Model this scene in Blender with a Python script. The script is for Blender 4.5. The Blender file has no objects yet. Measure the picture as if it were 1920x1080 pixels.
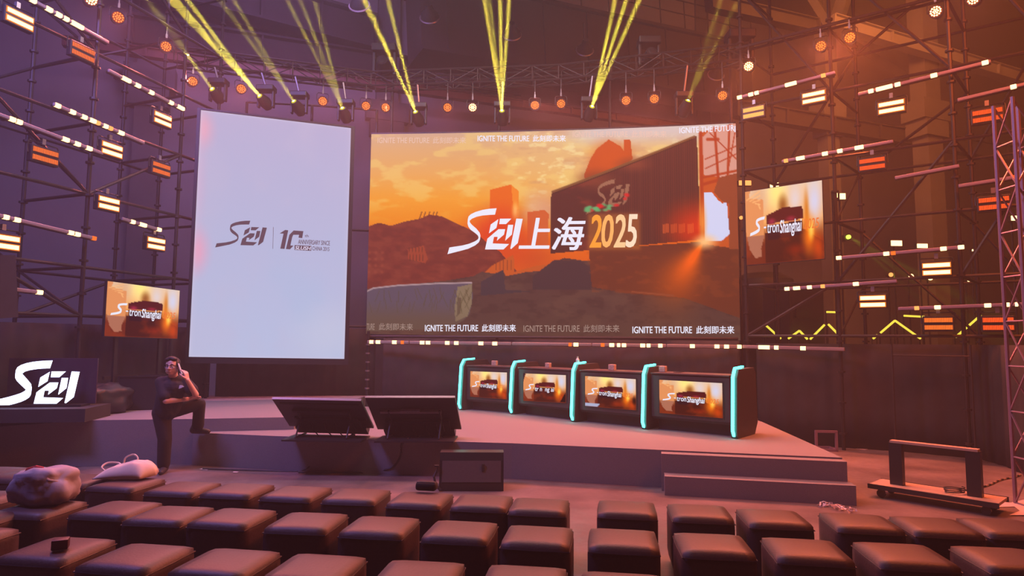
import bpy, bmesh, math, random
import numpy as np
from mathutils import Vector, Matrix, noise
from mathutils.geometry import tessellate_polygon
S = bpy.context.scene
COL = S.collection
R = random.Random(7)

# ---------------- camera ----------------
F_PX = 1200.0
EYE = Vector((0.0, 0.0, 1.72))
TILT = math.atan(100.0 / F_PX)
ROLL = 0.0076
_f = Vector((0, math.cos(TILT), math.sin(TILT)))
_r0 = Vector((1, 0, 0)); _u0 = Vector((0, -math.sin(TILT), math.cos(TILT)))
_r = _r0 * math.cos(ROLL) + _u0 * math.sin(ROLL)
_u = _u0 * math.cos(ROLL) - _r0 * math.sin(ROLL)
cam_data = bpy.data.cameras.new('camera')
cam = bpy.data.objects.new('camera', cam_data); COL.objects.link(cam)
cam_data.sensor_width = 36.0; cam_data.lens = 36.0 * F_PX / 1920.0
cam_data.clip_start = 0.05; cam_data.clip_end = 200
cam.matrix_world = Matrix(((_r.x, _u.x, -_f.x, EYE.x), (_r.y, _u.y, -_f.y, EYE.y), (_r.z, _u.z, -_f.z, EYE.z), (0, 0, 0, 1)))
S.camera = cam

# ---------------- world, exposure, haze, unseen lights ----------------
w = bpy.data.worlds.new('world'); S.world = w; w.use_nodes = True
w.node_tree.nodes['Background'].inputs[0].default_value = (0.25, 0.2, 0.42, 1)
w.node_tree.nodes['Background'].inputs[1].default_value = 0.02
S.view_settings.view_transform = 'Standard'; S.view_settings.look = 'None'
S.view_settings.exposure = 0.0; S.view_settings.gamma = 1.0; S.view_settings.use_curve_mapping = False
try:
    S.cycles.use_denoising = True
    S.cycles.max_bounces = 4; S.cycles.diffuse_bounces = 2; S.cycles.glossy_bounces = 2
    S.cycles.transmission_bounces = 2; S.cycles.volume_bounces = 0; S.cycles.transparent_max_bounces = 8
    S.cycles.sample_clamp_indirect = 4.0; S.cycles.sample_clamp_direct = 0.0
    S.cycles.caustics_reflective = False; S.cycles.caustics_refractive = False
except Exception:
    pass

def lamp(name, typ, loc, target, power, color, parent=None, **kw):
    d = bpy.data.lights.new(name, typ); d.energy = power; d.color = color
    for k, v in kw.items(): setattr(d, k, v)
    o = bpy.data.objects.new(name, d); COL.objects.link(o)
    loc = Vector(loc)
    q = (Vector(target) - loc).to_track_quat('-Z', 'Y').to_matrix().to_4x4()
    o.matrix_world = Matrix.Translation(loc) @ q
    if parent is not None:
        o.parent = parent; o.matrix_parent_inverse = parent.matrix_world.inverted()
    return o

# the theatrical haze that fills the hall
HAZE = 0.006
_v = w.node_tree.nodes.new('ShaderNodeVolumeScatter'); _v.inputs['Density'].default_value = HAZE; _v.inputs['Anisotropy'].default_value = 0.2
w.node_tree.links.new(_v.outputs[0], w.node_tree.nodes['World Output'].inputs['Volume'])
# unseen lamps above the frame: stage light, plus fills added for drapes and walls
lamp('stage_top_light', 'AREA', (-0.6, 9.6, 8.6), (-0.6, 10.2, 0.4), 250, (1.0, 0.80, 0.84), shape='RECTANGLE', size=6.0, size_y=0.6)
lamp('front_fill_light', 'AREA', (-0.5, 6.0, 8.2), (-0.5, 11.5, 1.4), 90, (0.9, 0.66, 0.62), shape='RECTANGLE', size=4.0, size_y=0.5)
lamp('left_fill_light', 'AREA', (-6.0, 5.2, 8.2), (-6.2, 9.6, 0.8), 620, (0.36, 0.27, 0.95), shape='RECTANGLE', size=2.5, size_y=1.0)
lamp('right_fill_light', 'AREA', (6.5, 5.6, 8.2), (6.3, 10.0, 0.6), 620, (1.0, 0.16, 0.025), shape='RECTANGLE', size=2.5, size_y=1.0)
lamp('left_hall_fill', 'AREA', (-5.0, 13.2, 10.5), (-10.0, 20, 4), 340, (0.50, 0.28, 0.80), shape='RECTANGLE', size=4.0, size_y=2.0)
lamp('right_hall_fill', 'AREA', (8.5, 12.5, 10.5), (12, 20, 5), 1000, (1.0, 0.26, 0.05), shape='RECTANGLE', size=4.0, size_y=2.0)

# ---------------- pixel -> place helpers (the camera's own geometry) ----------------
def ray(px, py):
    return _f + _r * ((px - 960.0) / F_PX) + _u * ((540.0 - py) / F_PX)
def at(px, py, Y):
    d = ray(px, py); return EYE + d * (Y / d.y)
def atz(px, py, z):
    d = ray(px, py); return EYE + d * ((z - EYE.z) / d.z)
class Wall:
    """a vertical plane through p0 along a horizontal direction"""
    def __init__(s, p0, p1):
        s.p = Vector((p0[0], p0[1], 0)); s.d = Vector((p1[0] - p0[0], p1[1] - p0[1], 0)).normalized()
        s.n = Vector((s.d.y, -s.d.x, 0))          # towards the audience for walls given left to right
        if s.n.y > 0: s.n = -s.n
    def at(s, px, py, off=0.0):
        d = ray(px, py); p = s.p + s.n * off
        t = (p - EYE).dot(s.n) / d.dot(s.n); return EYE + d * t
WL = Wall((-6.9, 7.93), (-5.6, 12.52))            # left scaffold
WR = Wall((4.08, 11.54), (6.84, 9.54))            # right scaffold
WM = Wall((-2.84, 12.9), (4.2, 11.9))             # behind the main screen
WH = Wall((0.0, 21.0), (25.3, 31.0))              # far wall of the hall

# ---------------- materials ----------------
def lin(c):
    return tuple(((x / 255.0) / 12.92 if x / 255.0 <= 0.04045 else ((x / 255.0 + 0.055) / 1.055) ** 2.4) for x in c)
MATS = {}
def mat(name, col, rough=0.6, metal=0.0, noise_amt=0.0, scale=30, bump=0.0, spec=0.5):
    if name in MATS: return MATS[name]
    m = bpy.data.materials.new(name); m.use_nodes = True; nt = m.node_tree; b = nt.nodes['Principled BSDF']
    b.inputs['Base Color'].default_value = (*col, 1); b.inputs['Roughness'].default_value = rough
    b.inputs['Metallic'].default_value = metal
    b.inputs['Specular IOR Level'].default_value = spec
    tc = nt.nodes.new('ShaderNodeTexCoord'); nz = nt.nodes.new('ShaderNodeTexNoise')
    nz.inputs['Scale'].default_value = scale; nz.inputs['Detail'].default_value = 4
    nt.links.new(tc.outputs['Object'], nz.inputs['Vector'])
    a = noise_amt or 0.12
    mr = nt.nodes.new('ShaderNodeMapRange'); mr.inputs['To Min'].default_value = 1 - a; mr.inputs['To Max'].default_value = 1 + a
    nt.links.new(nz.outputs['Fac'], mr.inputs['Value'])
    vm = nt.nodes.new('ShaderNodeVectorMath'); vm.operation = 'SCALE'; vm.inputs[0].default_value = col
    nt.links.new(mr.outputs[0], vm.inputs['Scale']); nt.links.new(vm.outputs[0], b.inputs['Base Color'])
    if bump:
        bp = nt.nodes.new('ShaderNodeBump'); bp.inputs['Strength'].default_value = bump; bp.inputs['Distance'].default_value = 0.01
        nt.links.new(nz.outputs['Fac'], bp.inputs['Height']); nt.links.new(bp.outputs[0], b.inputs['Normal'])
    MATS[name] = m; return m
def emit(name, col, strength):
    if name in MATS: return MATS[name]
    m = bpy.data.materials.new(name); m.use_nodes = True; nt = m.node_tree
    nt.nodes.remove(nt.nodes['Principled BSDF'])
    e = nt.nodes.new('ShaderNodeEmission'); e.inputs[0].default_value = (*col, 1); e.inputs[1].default_value = strength
    nt.links.new(e.outputs[0], nt.nodes['Material Output'].inputs[0]); MATS[name] = m; return m
def emit_attr(name, strength, sampling=True):
    m = bpy.data.materials.new(name); m.use_nodes = True; nt = m.node_tree
    nt.nodes.remove(nt.nodes['Principled BSDF'])
    e = nt.nodes.new('ShaderNodeEmission'); a = nt.nodes.new('ShaderNodeAttribute'); a.attribute_name = 'picture'
    e.inputs[1].default_value = strength
    nt.links.new(a.outputs['Color'], e.inputs[0]); nt.links.new(e.outputs[0], nt.nodes['Material Output'].inputs[0])
    m.cycles.emission_sampling = 'FRONT' if sampling else 'NONE'
    return m

M_BLACK = mat('black_metal', (0.018, 0.018, 0.02), 0.45)
M_TUBE = mat('scaffold_steel', (0.035, 0.03, 0.03), 0.5, 0.5)
M_TRUSS = mat('truss_aluminium', (0.38, 0.34, 0.36), 0.35, 0.8)
M_DRAPE = mat('black_drape', (0.030, 0.028, 0.030), 0.95, noise_amt=0.4, scale=4)
M_CARPET = mat('stage_carpet', (0.20, 0.19, 0.195), 0.95, noise_amt=0.25, scale=160, bump=0.3)
M_LEATHER = mat('brown_leather', (0.050, 0.030, 0.028), 0.50, noise_amt=0.2, scale=60, bump=0.15, spec=0.4)
M_PLASTIC = mat('black_plastic', (0.02, 0.02, 0.022), 0.38)
M_CONC = mat('old_concrete', (0.10, 0.095, 0.10), 0.9, noise_amt=0.3, scale=1.2)
M_WALL = mat('painted_wall', (0.20, 0.19, 0.20), 0.9, noise_amt=0.25, scale=0.6)
M_GIRD = mat('dark_girder', (0.022, 0.018, 0.018), 0.8)
M_RED = mat('rust_red_steel', (0.10, 0.03, 0.025), 0.6)
M_WHITE_E = emit('sign_white', (0.58, 0.66, 1.0), 4.5)
M_BAR = mat('led_tube_diffuser', (0.28, 0.22, 0.22), 0.5)
M_E_BRIGHT = emit('led_bright', (1.0, 0.58, 0.24), 3.6)
M_E_MID = emit('led_amber', (1.0, 0.36, 0.09), 1.6)
M_E_RED = emit('led_red_orange', (1.0, 0.085, 0.012), 1.25)
M_E_ORG = emit('led_orange', (1.0, 0.17, 0.02), 1.15)
M_E_PARC = emit('par_dot_amber', (1.0, 0.24, 0.04), 1.9)
M_E_PARB = emit('par_dot_bright', (1.0, 0.62, 0.24), 6.0)
M_E_YEL = emit('beam_lens_yellow', (0.75, 0.72, 0.03), 1.0)
M_E_CYAN = emit('neon_cyan', (0.025, 0.50, 0.42), 16.0)
M_E_NEONY = emit('neon_yellow', (0.80, 0.66, 0.06), 1.3)

# ---------------- mesh building ----------------
ORG = {}
def tag(o, label=None, cat=None, group=None, kind=None):
    if label: o['label'] = label
    if cat: o['category'] = cat
    if group: o['group'] = group
    if kind: o['kind'] = kind
    return o
def empty(name, loc, label=None, cat=None, group=None):
    o = bpy.data.objects.new(name, None); o.empty_display_size = 0.1; COL.objects.link(o)
    o.location = loc; o.matrix_world = Matrix.Translation(Vector(loc)); ORG[o.name] = Vector(loc)
    return tag(o, label, cat, group)
def frame(o, x, z=None):
    """matrix with origin o, local x along x, local z up; local y points away (x cross z reversed to stay right handed)"""
    x = Vector(x).normalized(); z = Vector(z or ((0, 0, 1) if abs(x.z) < .99 else (0, 1, 0))); y = z.cross(x).normalized(); z = x.cross(y).normalized()
    o = Vector(o)
    return Matrix(((x.x, y.x, z.x, o.x), (x.y, y.y, z.y, o.y), (x.z, y.z, z.z, o.z), (0, 0, 0, 1)))
class MB:
    def __init__(s, M=None):
        s.v = []; s.f = []; s.mi = []; s.M = M or Matrix.Identity(4); s.cur = 0
    def _add(s, vs, fs, M=None):
        T = s.M @ M if M else s.M
        b = len(s.v); s.v += [T @ Vector(v) for v in vs]; s.f += [tuple(b + i for i in f) for f in fs]; s.mi += [s.cur] * len(fs)
        return s
    def box(s, c, d, M=None):
        x, y, z = (q / 2 for q in d)
        vs = [(c[0] + i * x, c[1] + j * y, c[2] + k * z) for i in (-1, 1) for j in (-1, 1) for k in (-1, 1)]
        return s._add(vs, [(0, 1, 3, 2), (4, 6, 7, 5), (0, 4, 5, 1), (2, 3, 7, 6), (0, 2, 6, 4), (1, 5, 7, 3)], M)
    def rbox(s, c, d, r, seg=2, M=None):
        """box with rounded edges"""
        bm = bmesh.new(); bmesh.ops.create_cube(bm, size=1)
        bmesh.ops.scale(bm, vec=d, verts=bm.verts); bmesh.ops.bevel(bm, geom=bm.edges[:], offset=r, segments=seg, profile=0.5, affect='EDGES')
        bmesh.ops.translate(bm, vec=c, verts=bm.verts); s.addbm(bm, M); return s
    def addbm(s, bm, M=None):
        bm.verts.index_update()
        s._add([v.co.copy() for v in bm.verts], [tuple(v.index for v in f.verts) for f in bm.faces], M); bm.free(); return s
    def tube(s, a, b, r, n=8, r2=None, caps=True):
        a = Vector(a); b = Vector(b); r2 = r if r2 is None else r2
        q = (b - a).to_track_quat('Z', 'Y').to_matrix(); vs = []
        for k, (p, rr) in enumerate(((a, r), (b, r2))):
            for i in range(n):
                t = 2 * math.pi * i / n; vs.append(p + q @ Vector((math.cos(t) * rr, math.sin(t) * rr, 0)))
        fs = [(i, (i + 1) % n, n + (i + 1) % n, n + i) for i in range(n)]
        if caps: fs += [tuple(range(n - 1, -1, -1)), tuple(range(n, 2 * n))]
        return s._add(vs, fs)
    def path(s, pts, r, n=6):
        pts = [Vector(p) for p in pts]; vs = []; m = len(pts)
        up = Vector((0, 0, 1))
        for k, p in enumerate(pts):
            t = (pts[min(k + 1, m - 1)] - pts[max(k - 1, 0)]).normalized()
            x = t.cross(up); x = x.normalized() if x.length > 0.05 else t.cross(Vector((1, 0, 0))).normalized()
            y = x.cross(t).normalized(); rr = r[k] if isinstance(r, (list, tuple)) else r
            for i in range(n):
                a = 2 * math.pi * i / n; vs.append(p + x * math.cos(a) * rr + y * math.sin(a) * rr)
        fs = [(k * n + i, k * n + (i + 1) % n, (k + 1) * n + (i + 1) % n, (k + 1) * n + i) for k in range(m - 1) for i in range(n)]
        fs += [tuple(range(n - 1, -1, -1)), tuple(range((m - 1) * n, m * n))]
        return s._add(vs, fs)
    def prism(s, poly, z0, z1, M=None):
        """poly: list of (x, y), extruded along z"""
        n = len(poly); vs = [(p[0], p[1], z0) for p in poly] + [(p[0], p[1], z1) for p in poly]
        bm = bmesh.new(); bv = [bm.verts.new(v) for v in vs]
        for t in tessellate_polygon([[Vector((p[0], p[1], 0)) for p in poly]]):
            bm.faces.new([bv[n + i] for i in t]); bm.faces.new([bv[i] for i in reversed(t)])
        for i in range(n): bm.faces.new((bv[i], bv[(i + 1) % n], bv[n + (i + 1) % n], bv[n + i]))
        bmesh.ops.recalc_face_normals(bm, faces=bm.faces)
        return s.addbm(bm, M)
    def lathe(s, prof, n=20, M=None):
        """prof: (r, z) from bottom to top"""
        vs = [(r * math.cos(2 * math.pi * i / n), r * math.sin(2 * math.pi * i / n), z) for r, z in prof for i in range(n)]
        m = len(prof); fs = [(k * n + i, k * n + (i + 1) % n, (k + 1) * n + (i + 1) % n, (k + 1) * n + i) for k in range(m - 1) for i in range(n)]
        fs += [tuple(range(n - 1, -1, -1)), tuple(range((m - 1) * n, m * n))]
        return s._add(vs, fs, M)
    def build(s, name, mats, parent=None, smooth=False, label=None):
        off = ORG[parent.name] if parent is not None else Vector((0, 0, 0))
        me = bpy.data.meshes.new(name); me.from_pydata([tuple(v - off) for v in s.v], [], s.f)
        for m in (mats if isinstance(mats, (list, tuple)) else [mats]): me.materials.append(m)
        if max(s.mi, default=0) > 0: me.polygons.foreach_set('material_index', s.mi)
        me.update()
        if smooth:
            me.polygons.foreach_set('use_smooth', [True] * len(me.polygons))
            if smooth != 'all':
                try: me.set_sharp_from_angle(angle=math.radians(40))
                except Exception: pass
        o = bpy.data.objects.new(name, me); COL.objects.link(o)
        if parent is not None: o.parent = parent
        ORG[o.name] = off
        if label: o['label'] = label
        return o
CH = {}
def curve(pts, k=6):
    pts = [Vector(p) for p in pts]; P = []
    for i in range(len(pts) - 1):
        p0 = pts[max(i - 1, 0)]; p1 = pts[i]; p2 = pts[i + 1]; p3 = pts[min(i + 2, len(pts) - 1)]
        for j in range(k):
            t = j / k; P.append(.5 * ((2 * p1) + (p2 - p0) * t + (2 * p0 - 5 * p1 + 4 * p2 - p3) * t * t + (-p0 + 3 * p1 - 3 * p2 + p3) * t ** 3))
    return P + [pts[-1]]
def copy_tree(o, parent=None):
    c = o.copy(); COL.objects.link(c)
    if parent is not None: c.parent = parent
    ORG[c.name] = ORG.get(o.name, Vector((0, 0, 0)))
    for ch in list(o.children): copy_tree(ch, c)
    return c

def text_mesh(txt, height=1.0, bold=0.0, shear=0.0, squash=1.0, space=1.0):
    """outline mesh (verts, faces) of a line of writing, lower left at 0,0, cap height = height"""
    cu = bpy.data.curves.new('writing', 'FONT'); cu.body = txt; cu.size = 1.0; cu.offset = 0.0; cu.shear = shear
    cu.space_character = space; cu.resolution_u = 3; cu.fill_mode = 'BOTH' 
    ob = bpy.data.objects.new('writing', cu); COL.objects.link(ob)
    dg = bpy.context.evaluated_depsgraph_get(); dg.update()
    me = bpy.data.meshes.new_from_object(ob.evaluated_get(dg))
    vs = [v.co.copy() for v in me.vertices]; fs = [tuple(p.vertices) for p in me.polygons]
    bpy.data.objects.remove(ob); bpy.data.curves.remove(cu); bpy.data.meshes.remove(me)
    if not vs: return [], []
    x0 = min(v.x for v in vs); y0 = min(v.y for v in vs); y1 = max(v.y for v in vs); k = height / (y1 - y0)
    vs = [Vector(((v.x - x0) * k * squash, (v.y - y0) * k, 0)) for v in vs]
    if bold:                                   # heavier strokes: the same outline laid down a few times, slightly shifted
        V = []; Fc = []; n = len(vs)
        for i, (dx, dy) in enumerate(((-1, -.5), (-1, .5), (1, -.5), (1, .5), (0, 0))):
            V += [Vector((v.x + bold * (1 + dx), v.y + bold * dy, i * 1e-5)) for v in vs]; Fc += [tuple(j + i * n for j in f) for f in fs]
        vs, fs = V, Fc
    return vs, fs

# the S-and-character logo, traced once: polygons in units of logo height (x right, y up)
def ribbon():
    return [(632, 230), (560, 232), (480, 237), (400, 246), (320, 262), (255, 284), (212, 310), (193, 345), (186, 390), (185, 440), (205, 475), (250, 520),
            (312, 578), (300, 596), (250, 622), (180, 645), (100, 668), (0, 692), (-95, 712), (-120, 808), (0, 785), (100, 766), (180, 748), (250, 726), (310, 700), (350, 672), (370, 640),
            (378, 590), (380, 550), (372, 512), (330, 460), (265, 388), (300, 362), (360, 345), (450, 331), (520, 326), (600, 323)]
GLYPH = [[(598, 367), (486, 434), (461, 546), (570, 478)], [(620, 362), (790, 362), (712, 430), (611, 430)],
         [(406, 748), (440, 612), (600, 494), (700, 494), (682, 562), (578, 640), (590, 590), (536, 590), (518, 672), (758, 680), (678, 748)],
         [(742, 440), (818, 440), (798, 562), (700, 640)], [(862, 362), (956, 366), (886, 668), (792, 742), (776, 738)]]
THIN = [(523, 108), (460, 112), (400, 122), (340, 140), (300, 160), (280, 180), (274, 205), (272, 245), (280, 272), (300, 300), (340, 330), (362, 350), (370, 368), (364, 385), (340, 402), (290, 424), (230, 440), (118, 458), (102, 518),
        (200, 492), (280, 470), (340, 440), (372, 412), (383, 385), (385, 350), (378, 325), (350, 290), (310, 255), (292, 232), (290, 218), (310, 200), (350, 183), (400, 172), (460, 167), (510, 165)]
def logo_polys(kx=1.0):
    """whole logo with x 0..about 1.87 and y 0..1"""
    out = []
    out.append([((x - 102) / 638.0 * 1.87 * kx, (518 - y) / 410.0) for x, y in THIN])
    for p in GLYPH:
        out.append([((x + 120) / 578.0 * kx, (808 - y) / 578.0) for x, y in p])
    return out

# ================= THE SETTING =================
def structure(name, mb, m, **kw):
    o = mb.build(name, m, **kw); o['kind'] = 'structure'; return o
# floor: worn dark polished concrete
def floor_material():
    m = bpy.data.materials.new('polished_floor'); m.use_nodes = True; nt = m.node_tree; b = nt.nodes['Principled BSDF']
    tc = nt.nodes.new('ShaderNodeTexCoord')
    n1 = nt.nodes.new('ShaderNodeTexNoise'); n1.inputs['Scale'].default_value = 1.3; n1.inputs['Detail'].default_value = 8
    n2 = nt.nodes.new('ShaderNodeTexNoise'); n2.inputs['Scale'].default_value = 14; n2.inputs['Detail'].default_value = 6
    for n in (n1, n2): nt.links.new(tc.outputs['Object'], n.inputs['Vector'])
    cr = nt.nodes.new('ShaderNodeValToRGB'); cr.color_ramp.elements[0].color = (0.11, 0.085, 0.08, 1); cr.color_ramp.elements[1].color = (0.23, 0.18, 0.17, 1)
    cr.color_ramp.elements[0].position = 0.35; cr.color_ramp.elements[1].position = 0.7
    nt.links.new(n1.outputs['Fac'], cr.inputs['Fac']); nt.links.new(cr.outputs[0], b.inputs['Base Color'])
    mr = nt.nodes.new('ShaderNodeMapRange'); mr.inputs['To Min'].default_value = 0.22; mr.inputs['To Max'].default_value = 0.5
    nt.links.new(n2.outputs['Fac'], mr.inputs['Value']); nt.links.new(mr.outputs[0], b.inputs['Roughness'])
    bp = nt.nodes.new('ShaderNodeBump'); bp.inputs['Strength'].default_value = 0.25; bp.inputs['Distance'].default_value = 0.01
    nt.links.new(n2.outputs['Fac'], bp.inputs['Height']); nt.links.new(bp.outputs[0], b.inputs['Normal'])
    return m
structure('floor', MB().box((6, 14, -0.05), (60, 42, 0.1)), floor_material())

# hall shell: far wall, side walls, roof
H0, HD, HN = WH.p, WH.d, WH.n
MH = frame(H0, HD)                     # local x along the far wall, y away from the audience
structure('wall_back', MB(MH).box((6, 0.25, 7.5), (50, 0.5, 15)), M_WALL)
structure('wall_left', MB().box((-19.0, 10, 7.5), (0.5, 30, 15)), M_WALL)
structure('ceiling', MB().box((6, 14, 15.2), (60, 42, 0.4)), M_GIRD)

# concrete columns standing in front of the far wall, seen behind the truss
def column(px, wpx, Y, zt=15.0, z0=0.0):
    c = at(px, 540, Y); wd = wpx / F_PX * Y
    m = MB(frame((c.x, c.y, 0), HD)); m.box((0, 0, (z0 + zt) / 2), (wd, wd * 0.8, zt - z0))
    m.box((0, 0, 8.2), (wd * 1.5, wd * 1.1, 0.5)); m.box((0, 0, 8.75), (wd * 1.9, wd * 1.2, 0.6))
    return m.build('concrete_column', M_CONC)
for px, wpx, Y, lb in ((262, 46, 17.0, 'pale concrete column behind the left lighting scaffold, lit violet'),
                       (715, 42, 19.5, 'concrete column above the gap between white and orange screens'),
                       (1065, 30, 22.5, 'concrete column rising behind the middle of the wide orange screen'),
                       (1318, 30, 24.0, 'concrete column behind the right end of the overhead truss'),
                       (1563, 30, 19.0, 'concrete column behind the right scaffold with diagonal roof struts'),
                       (1752, 40, 19.0, 'broad concrete column behind the far right scaffold bay')):
    tag(column(px, wpx, Y), lb, 'column', 'concrete columns of the hall')

# crane runway beams and the dark crane girder crossing the hall
def beam(name, p0, p1, h, d, m, label, cat='beam', extra=None):
    p0 = Vector(p0); p1 = Vector(p1); L = (p1 - p0).length
    mb = MB(frame(p0, p1 - p0)); mb.box((L / 2, 0, 0), (L, d * 0.35, h))
    mb.box((L / 2, 0, h / 2), (L, d, h * 0.08)); mb.box((L / 2, 0, -h / 2), (L, d, h * 0.08))
    k = int(L / 1.6)
    for i in range(k + 1): mb.box((i * L / max(k, 1), 0, 0), (0.05, d * 0.9, h))
    o = mb.build(name, m); return tag(o, label, cat)
beam('crane_runway_beam', at(250, 60, 16.5), at(1040, 175, 22.0), 0.75, 0.6, M_GIRD, 'long dark steel runway beam crossing behind the white screen top')
beam('crane_runway_beam', at(230, -60, 15.5), at(700, 65, 19.0), 1.0, 0.7, M_GIRD, 'upper dark steel beam at the top left behind the yellow beams')
beam('steel_beam', at(120, 78, 14.5), at(1380, 252, 22.5), 0.22, 0.22, M_RED, 'thin rust red steel beam sloping behind the row of yellow moving heads')
beam('steel_beam', at(1330, 5, 15.5), at(1530, 50, 17.5), 0.35, 0.3, M_GIRD, 'dark steel roof beam left of the forked concrete column')
beam('steel_beam', at(1560, 40, 17.5), at(1960, 160, 19.5), 0.35, 0.3, M_WALL, 'pale roof beam behind the right scaffold, sloping down to the right')
beam('steel_beam', at(1380, 205, 18.0), at(1960, 300, 20.5), 0.45, 0.3, M_GIRD, 'lower dark beam behind the strobes of the right scaffold')
gr = empty('overhead_crane', at(780, 60, 17.0), 'dark boxy overhead crane girder with railing crossing above the wide screen', 'crane')
g0 = at(775, 40, 17.0); g1 = at(1385, 150, 22.5); L = (g1 - g0).length
GM = frame(g0, g1 - g0)
m = MB(GM); m.box((L / 2, 0, 0), (L, 1.2, 2.0)); m.box((L / 2, 0, 1.0), (L, 1.5, 0.1)); m.box((L / 2, 0, -1.0), (L, 1.4, 0.1))
for i in range(8): m.box((L * (i + .5) / 8, -0.62, 0), (0.06, 0.06, 1.9))
m.build('box_girder', M_GIRD, gr)
m = MB(GM)
for i in range(13): m.tube((L * i / 12, -0.7, 1.05), (L * i / 12, -0.7, 2.0), 0.02, 5)
for z in (1.55, 2.0): m.tube((0, -0.7, z), (L, -0.7, z), 0.02, 5)
m.build('railing', M_TUBE, gr)
def pendant(px, py, Y, lb):
    c = at(px, py, Y); o = empty('high_bay_lamp', c, lb, 'lamp', 'unlit round high bay lamps under the roof')
    T = Matrix.Translation(c) @ Matrix.Rotation(math.radians(62), 4, 'X')
    MB().lathe([(0.08, 0.25), (0.12, 0.1), (0.22, -0.02), (0.24, -0.12)], 20, T).build('lamp_shade', M_BLACK, o, smooth=True)
    MB().lathe([(0.255, -0.14), (0.27, -0.12), (0.255, -0.10)], 20, T).build('rim', M_TRUSS, o, smooth=True)
    MB().tube(c + Vector((0, 0.1, 0.15)), c + Vector((0, 0.35, 0.9)), 0.02, 6).build('stem', M_BLACK, o)
pendant(805, 25, 15.8, 'round unlit high bay lamp left of the middle yellow beams')
pendant(960, 58, 16.8, 'round unlit high bay lamp right beside the middle yellow beams')
pendant(1097, 88, 18.0, 'round unlit high bay lamp just left of the slanted yellow beam trio')
pendant(1344, 135, 19.5, 'round unlit high bay lamp above the top right corner of the wide screen')
pendant(672, 2, 15.0, 'round unlit high bay lamp at the top edge near pale column')

# struts of the forked column at the right, big ducts behind the right scaffold
m = MB(); c = at(1563, 60, 18.6); m.tube(c, at(1600, -60, 17.0), 0.22, 4); m.tube(c, at(1500, -40, 18.6), 0.16, 4); m.tube(c, at(1740, 170, 20.5), 0.16, 4)
tag(m.build('roof_strut', M_CONC), 'pale slanting roof struts branching from the right concrete column', 'strut')
m = MB(); c = at(1435, 700, 15.5)
m.lathe([(0.75, 0), (0.75, 3.0), (0.68, 3.25), (0.45, 3.4), (0.1, 3.45)], 28, Matrix.Translation((c.x, c.y, 0)))
tag(m.build('storage_tank', M_BLACK, smooth=True), 'tall dark round topped tank behind the curtain right of the wide screen', 'tank')
c = at(1490, 700, 13.7)
m = MB(frame((c.x, c.y, 0), HD)); m.rbox((0, 0, 1.5), (0.95, 0.8, 3.0), 0.04); m.box((0, -0.42, 2.4), (0.7, 0.03, 0.3))
tag(m.build('equipment_cabinet', M_PLASTIC), 'dark equipment cabinet behind the curtain beside the round tank', 'cabinet')

# ================= STAGE =================
def vpoly(pts, z0, z1, name, m, parent=None):
    mb = MB(); mb.prism([(p.x, p.y) for p in pts], z0, z1); return mb.build(name, m, parent)
ZL, ZU = 0.44, 0.615
front = [atz(x, y, ZL) for x, y in ((362, 811), (480, 816), (600, 821), (780, 826), (960, 831), (1240, 843.5), (1579, 858))]
_u0 = atz(363, 785.5, ZU); _u1, _u2 = atz(552, 782, ZU), atz(698, 739.5, ZU)
low = front + [atz(1429, 791, ZL), Vector((4.12, 11.62, 0)), Vector((-2.6, 12.95, 0)), Vector((_u2.x + .004, _u2.y, 0)), Vector((_u1.x + .004, _u1.y - .004, 0)), Vector((_u0.x + .012, _u0.y - .004, 0))]
tag(vpoly(low, 0.001, ZL, 'stage_platform', M_CARPET), 'main low stage platform under the consoles, covered in grey carpet', 'stage')
upf = [atz(-330, 793, ZU), atz(160, 788, ZU), atz(363, 785.5, ZU), atz(552, 782, ZU), atz(698, 739.5, ZU)]
up = upf + [Vector((-6.0, 12.75, 0)), Vector((-8.6, 5.6, 0))]
tag(vpoly(up, 0.001, ZU, 'raised_stage_wing', M_CARPET), 'raised left wing of the stage, one step above the main platform', 'stage')
# steps at the right front
st = empty('stage_steps', atz(1420, 935, 0), 'two dark carpeted steps at the right front of the stage', 'steps')
f0 = atz(1241, 843.5, ZL); 
def step(z0, z1, a, b, back):
    a = atz(*a, z1); b = atz(*b, z1); d = (b - a).normalized(); n = Vector((-d.y, d.x, 0))
    vpoly([a, b, b + n * back, a + n * back], z0, z1, 'step', M_CARPET, st)
step(0.0, 0.425, (1240, 850.6), (1588, 866), 0.148)
step(0.0, 0.21, (1246, 893), (1605, 911), 0.285)
# plinth under the white sign
pa = atz(-120, 769, 0.79); pb = atz(160, 766.5, 0.79); d = (pb - pa).normalized(); n = Vector((-d.y, d.x, 0))
tag(vpoly([pa, pb, pb + n * 0.75, pa + n * 0.75], ZU + .001, 0.79, 'sign_plinth', M_DRAPE), 'low black plinth carrying the glowing white sign on the raised wing', 'plinth')

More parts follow.
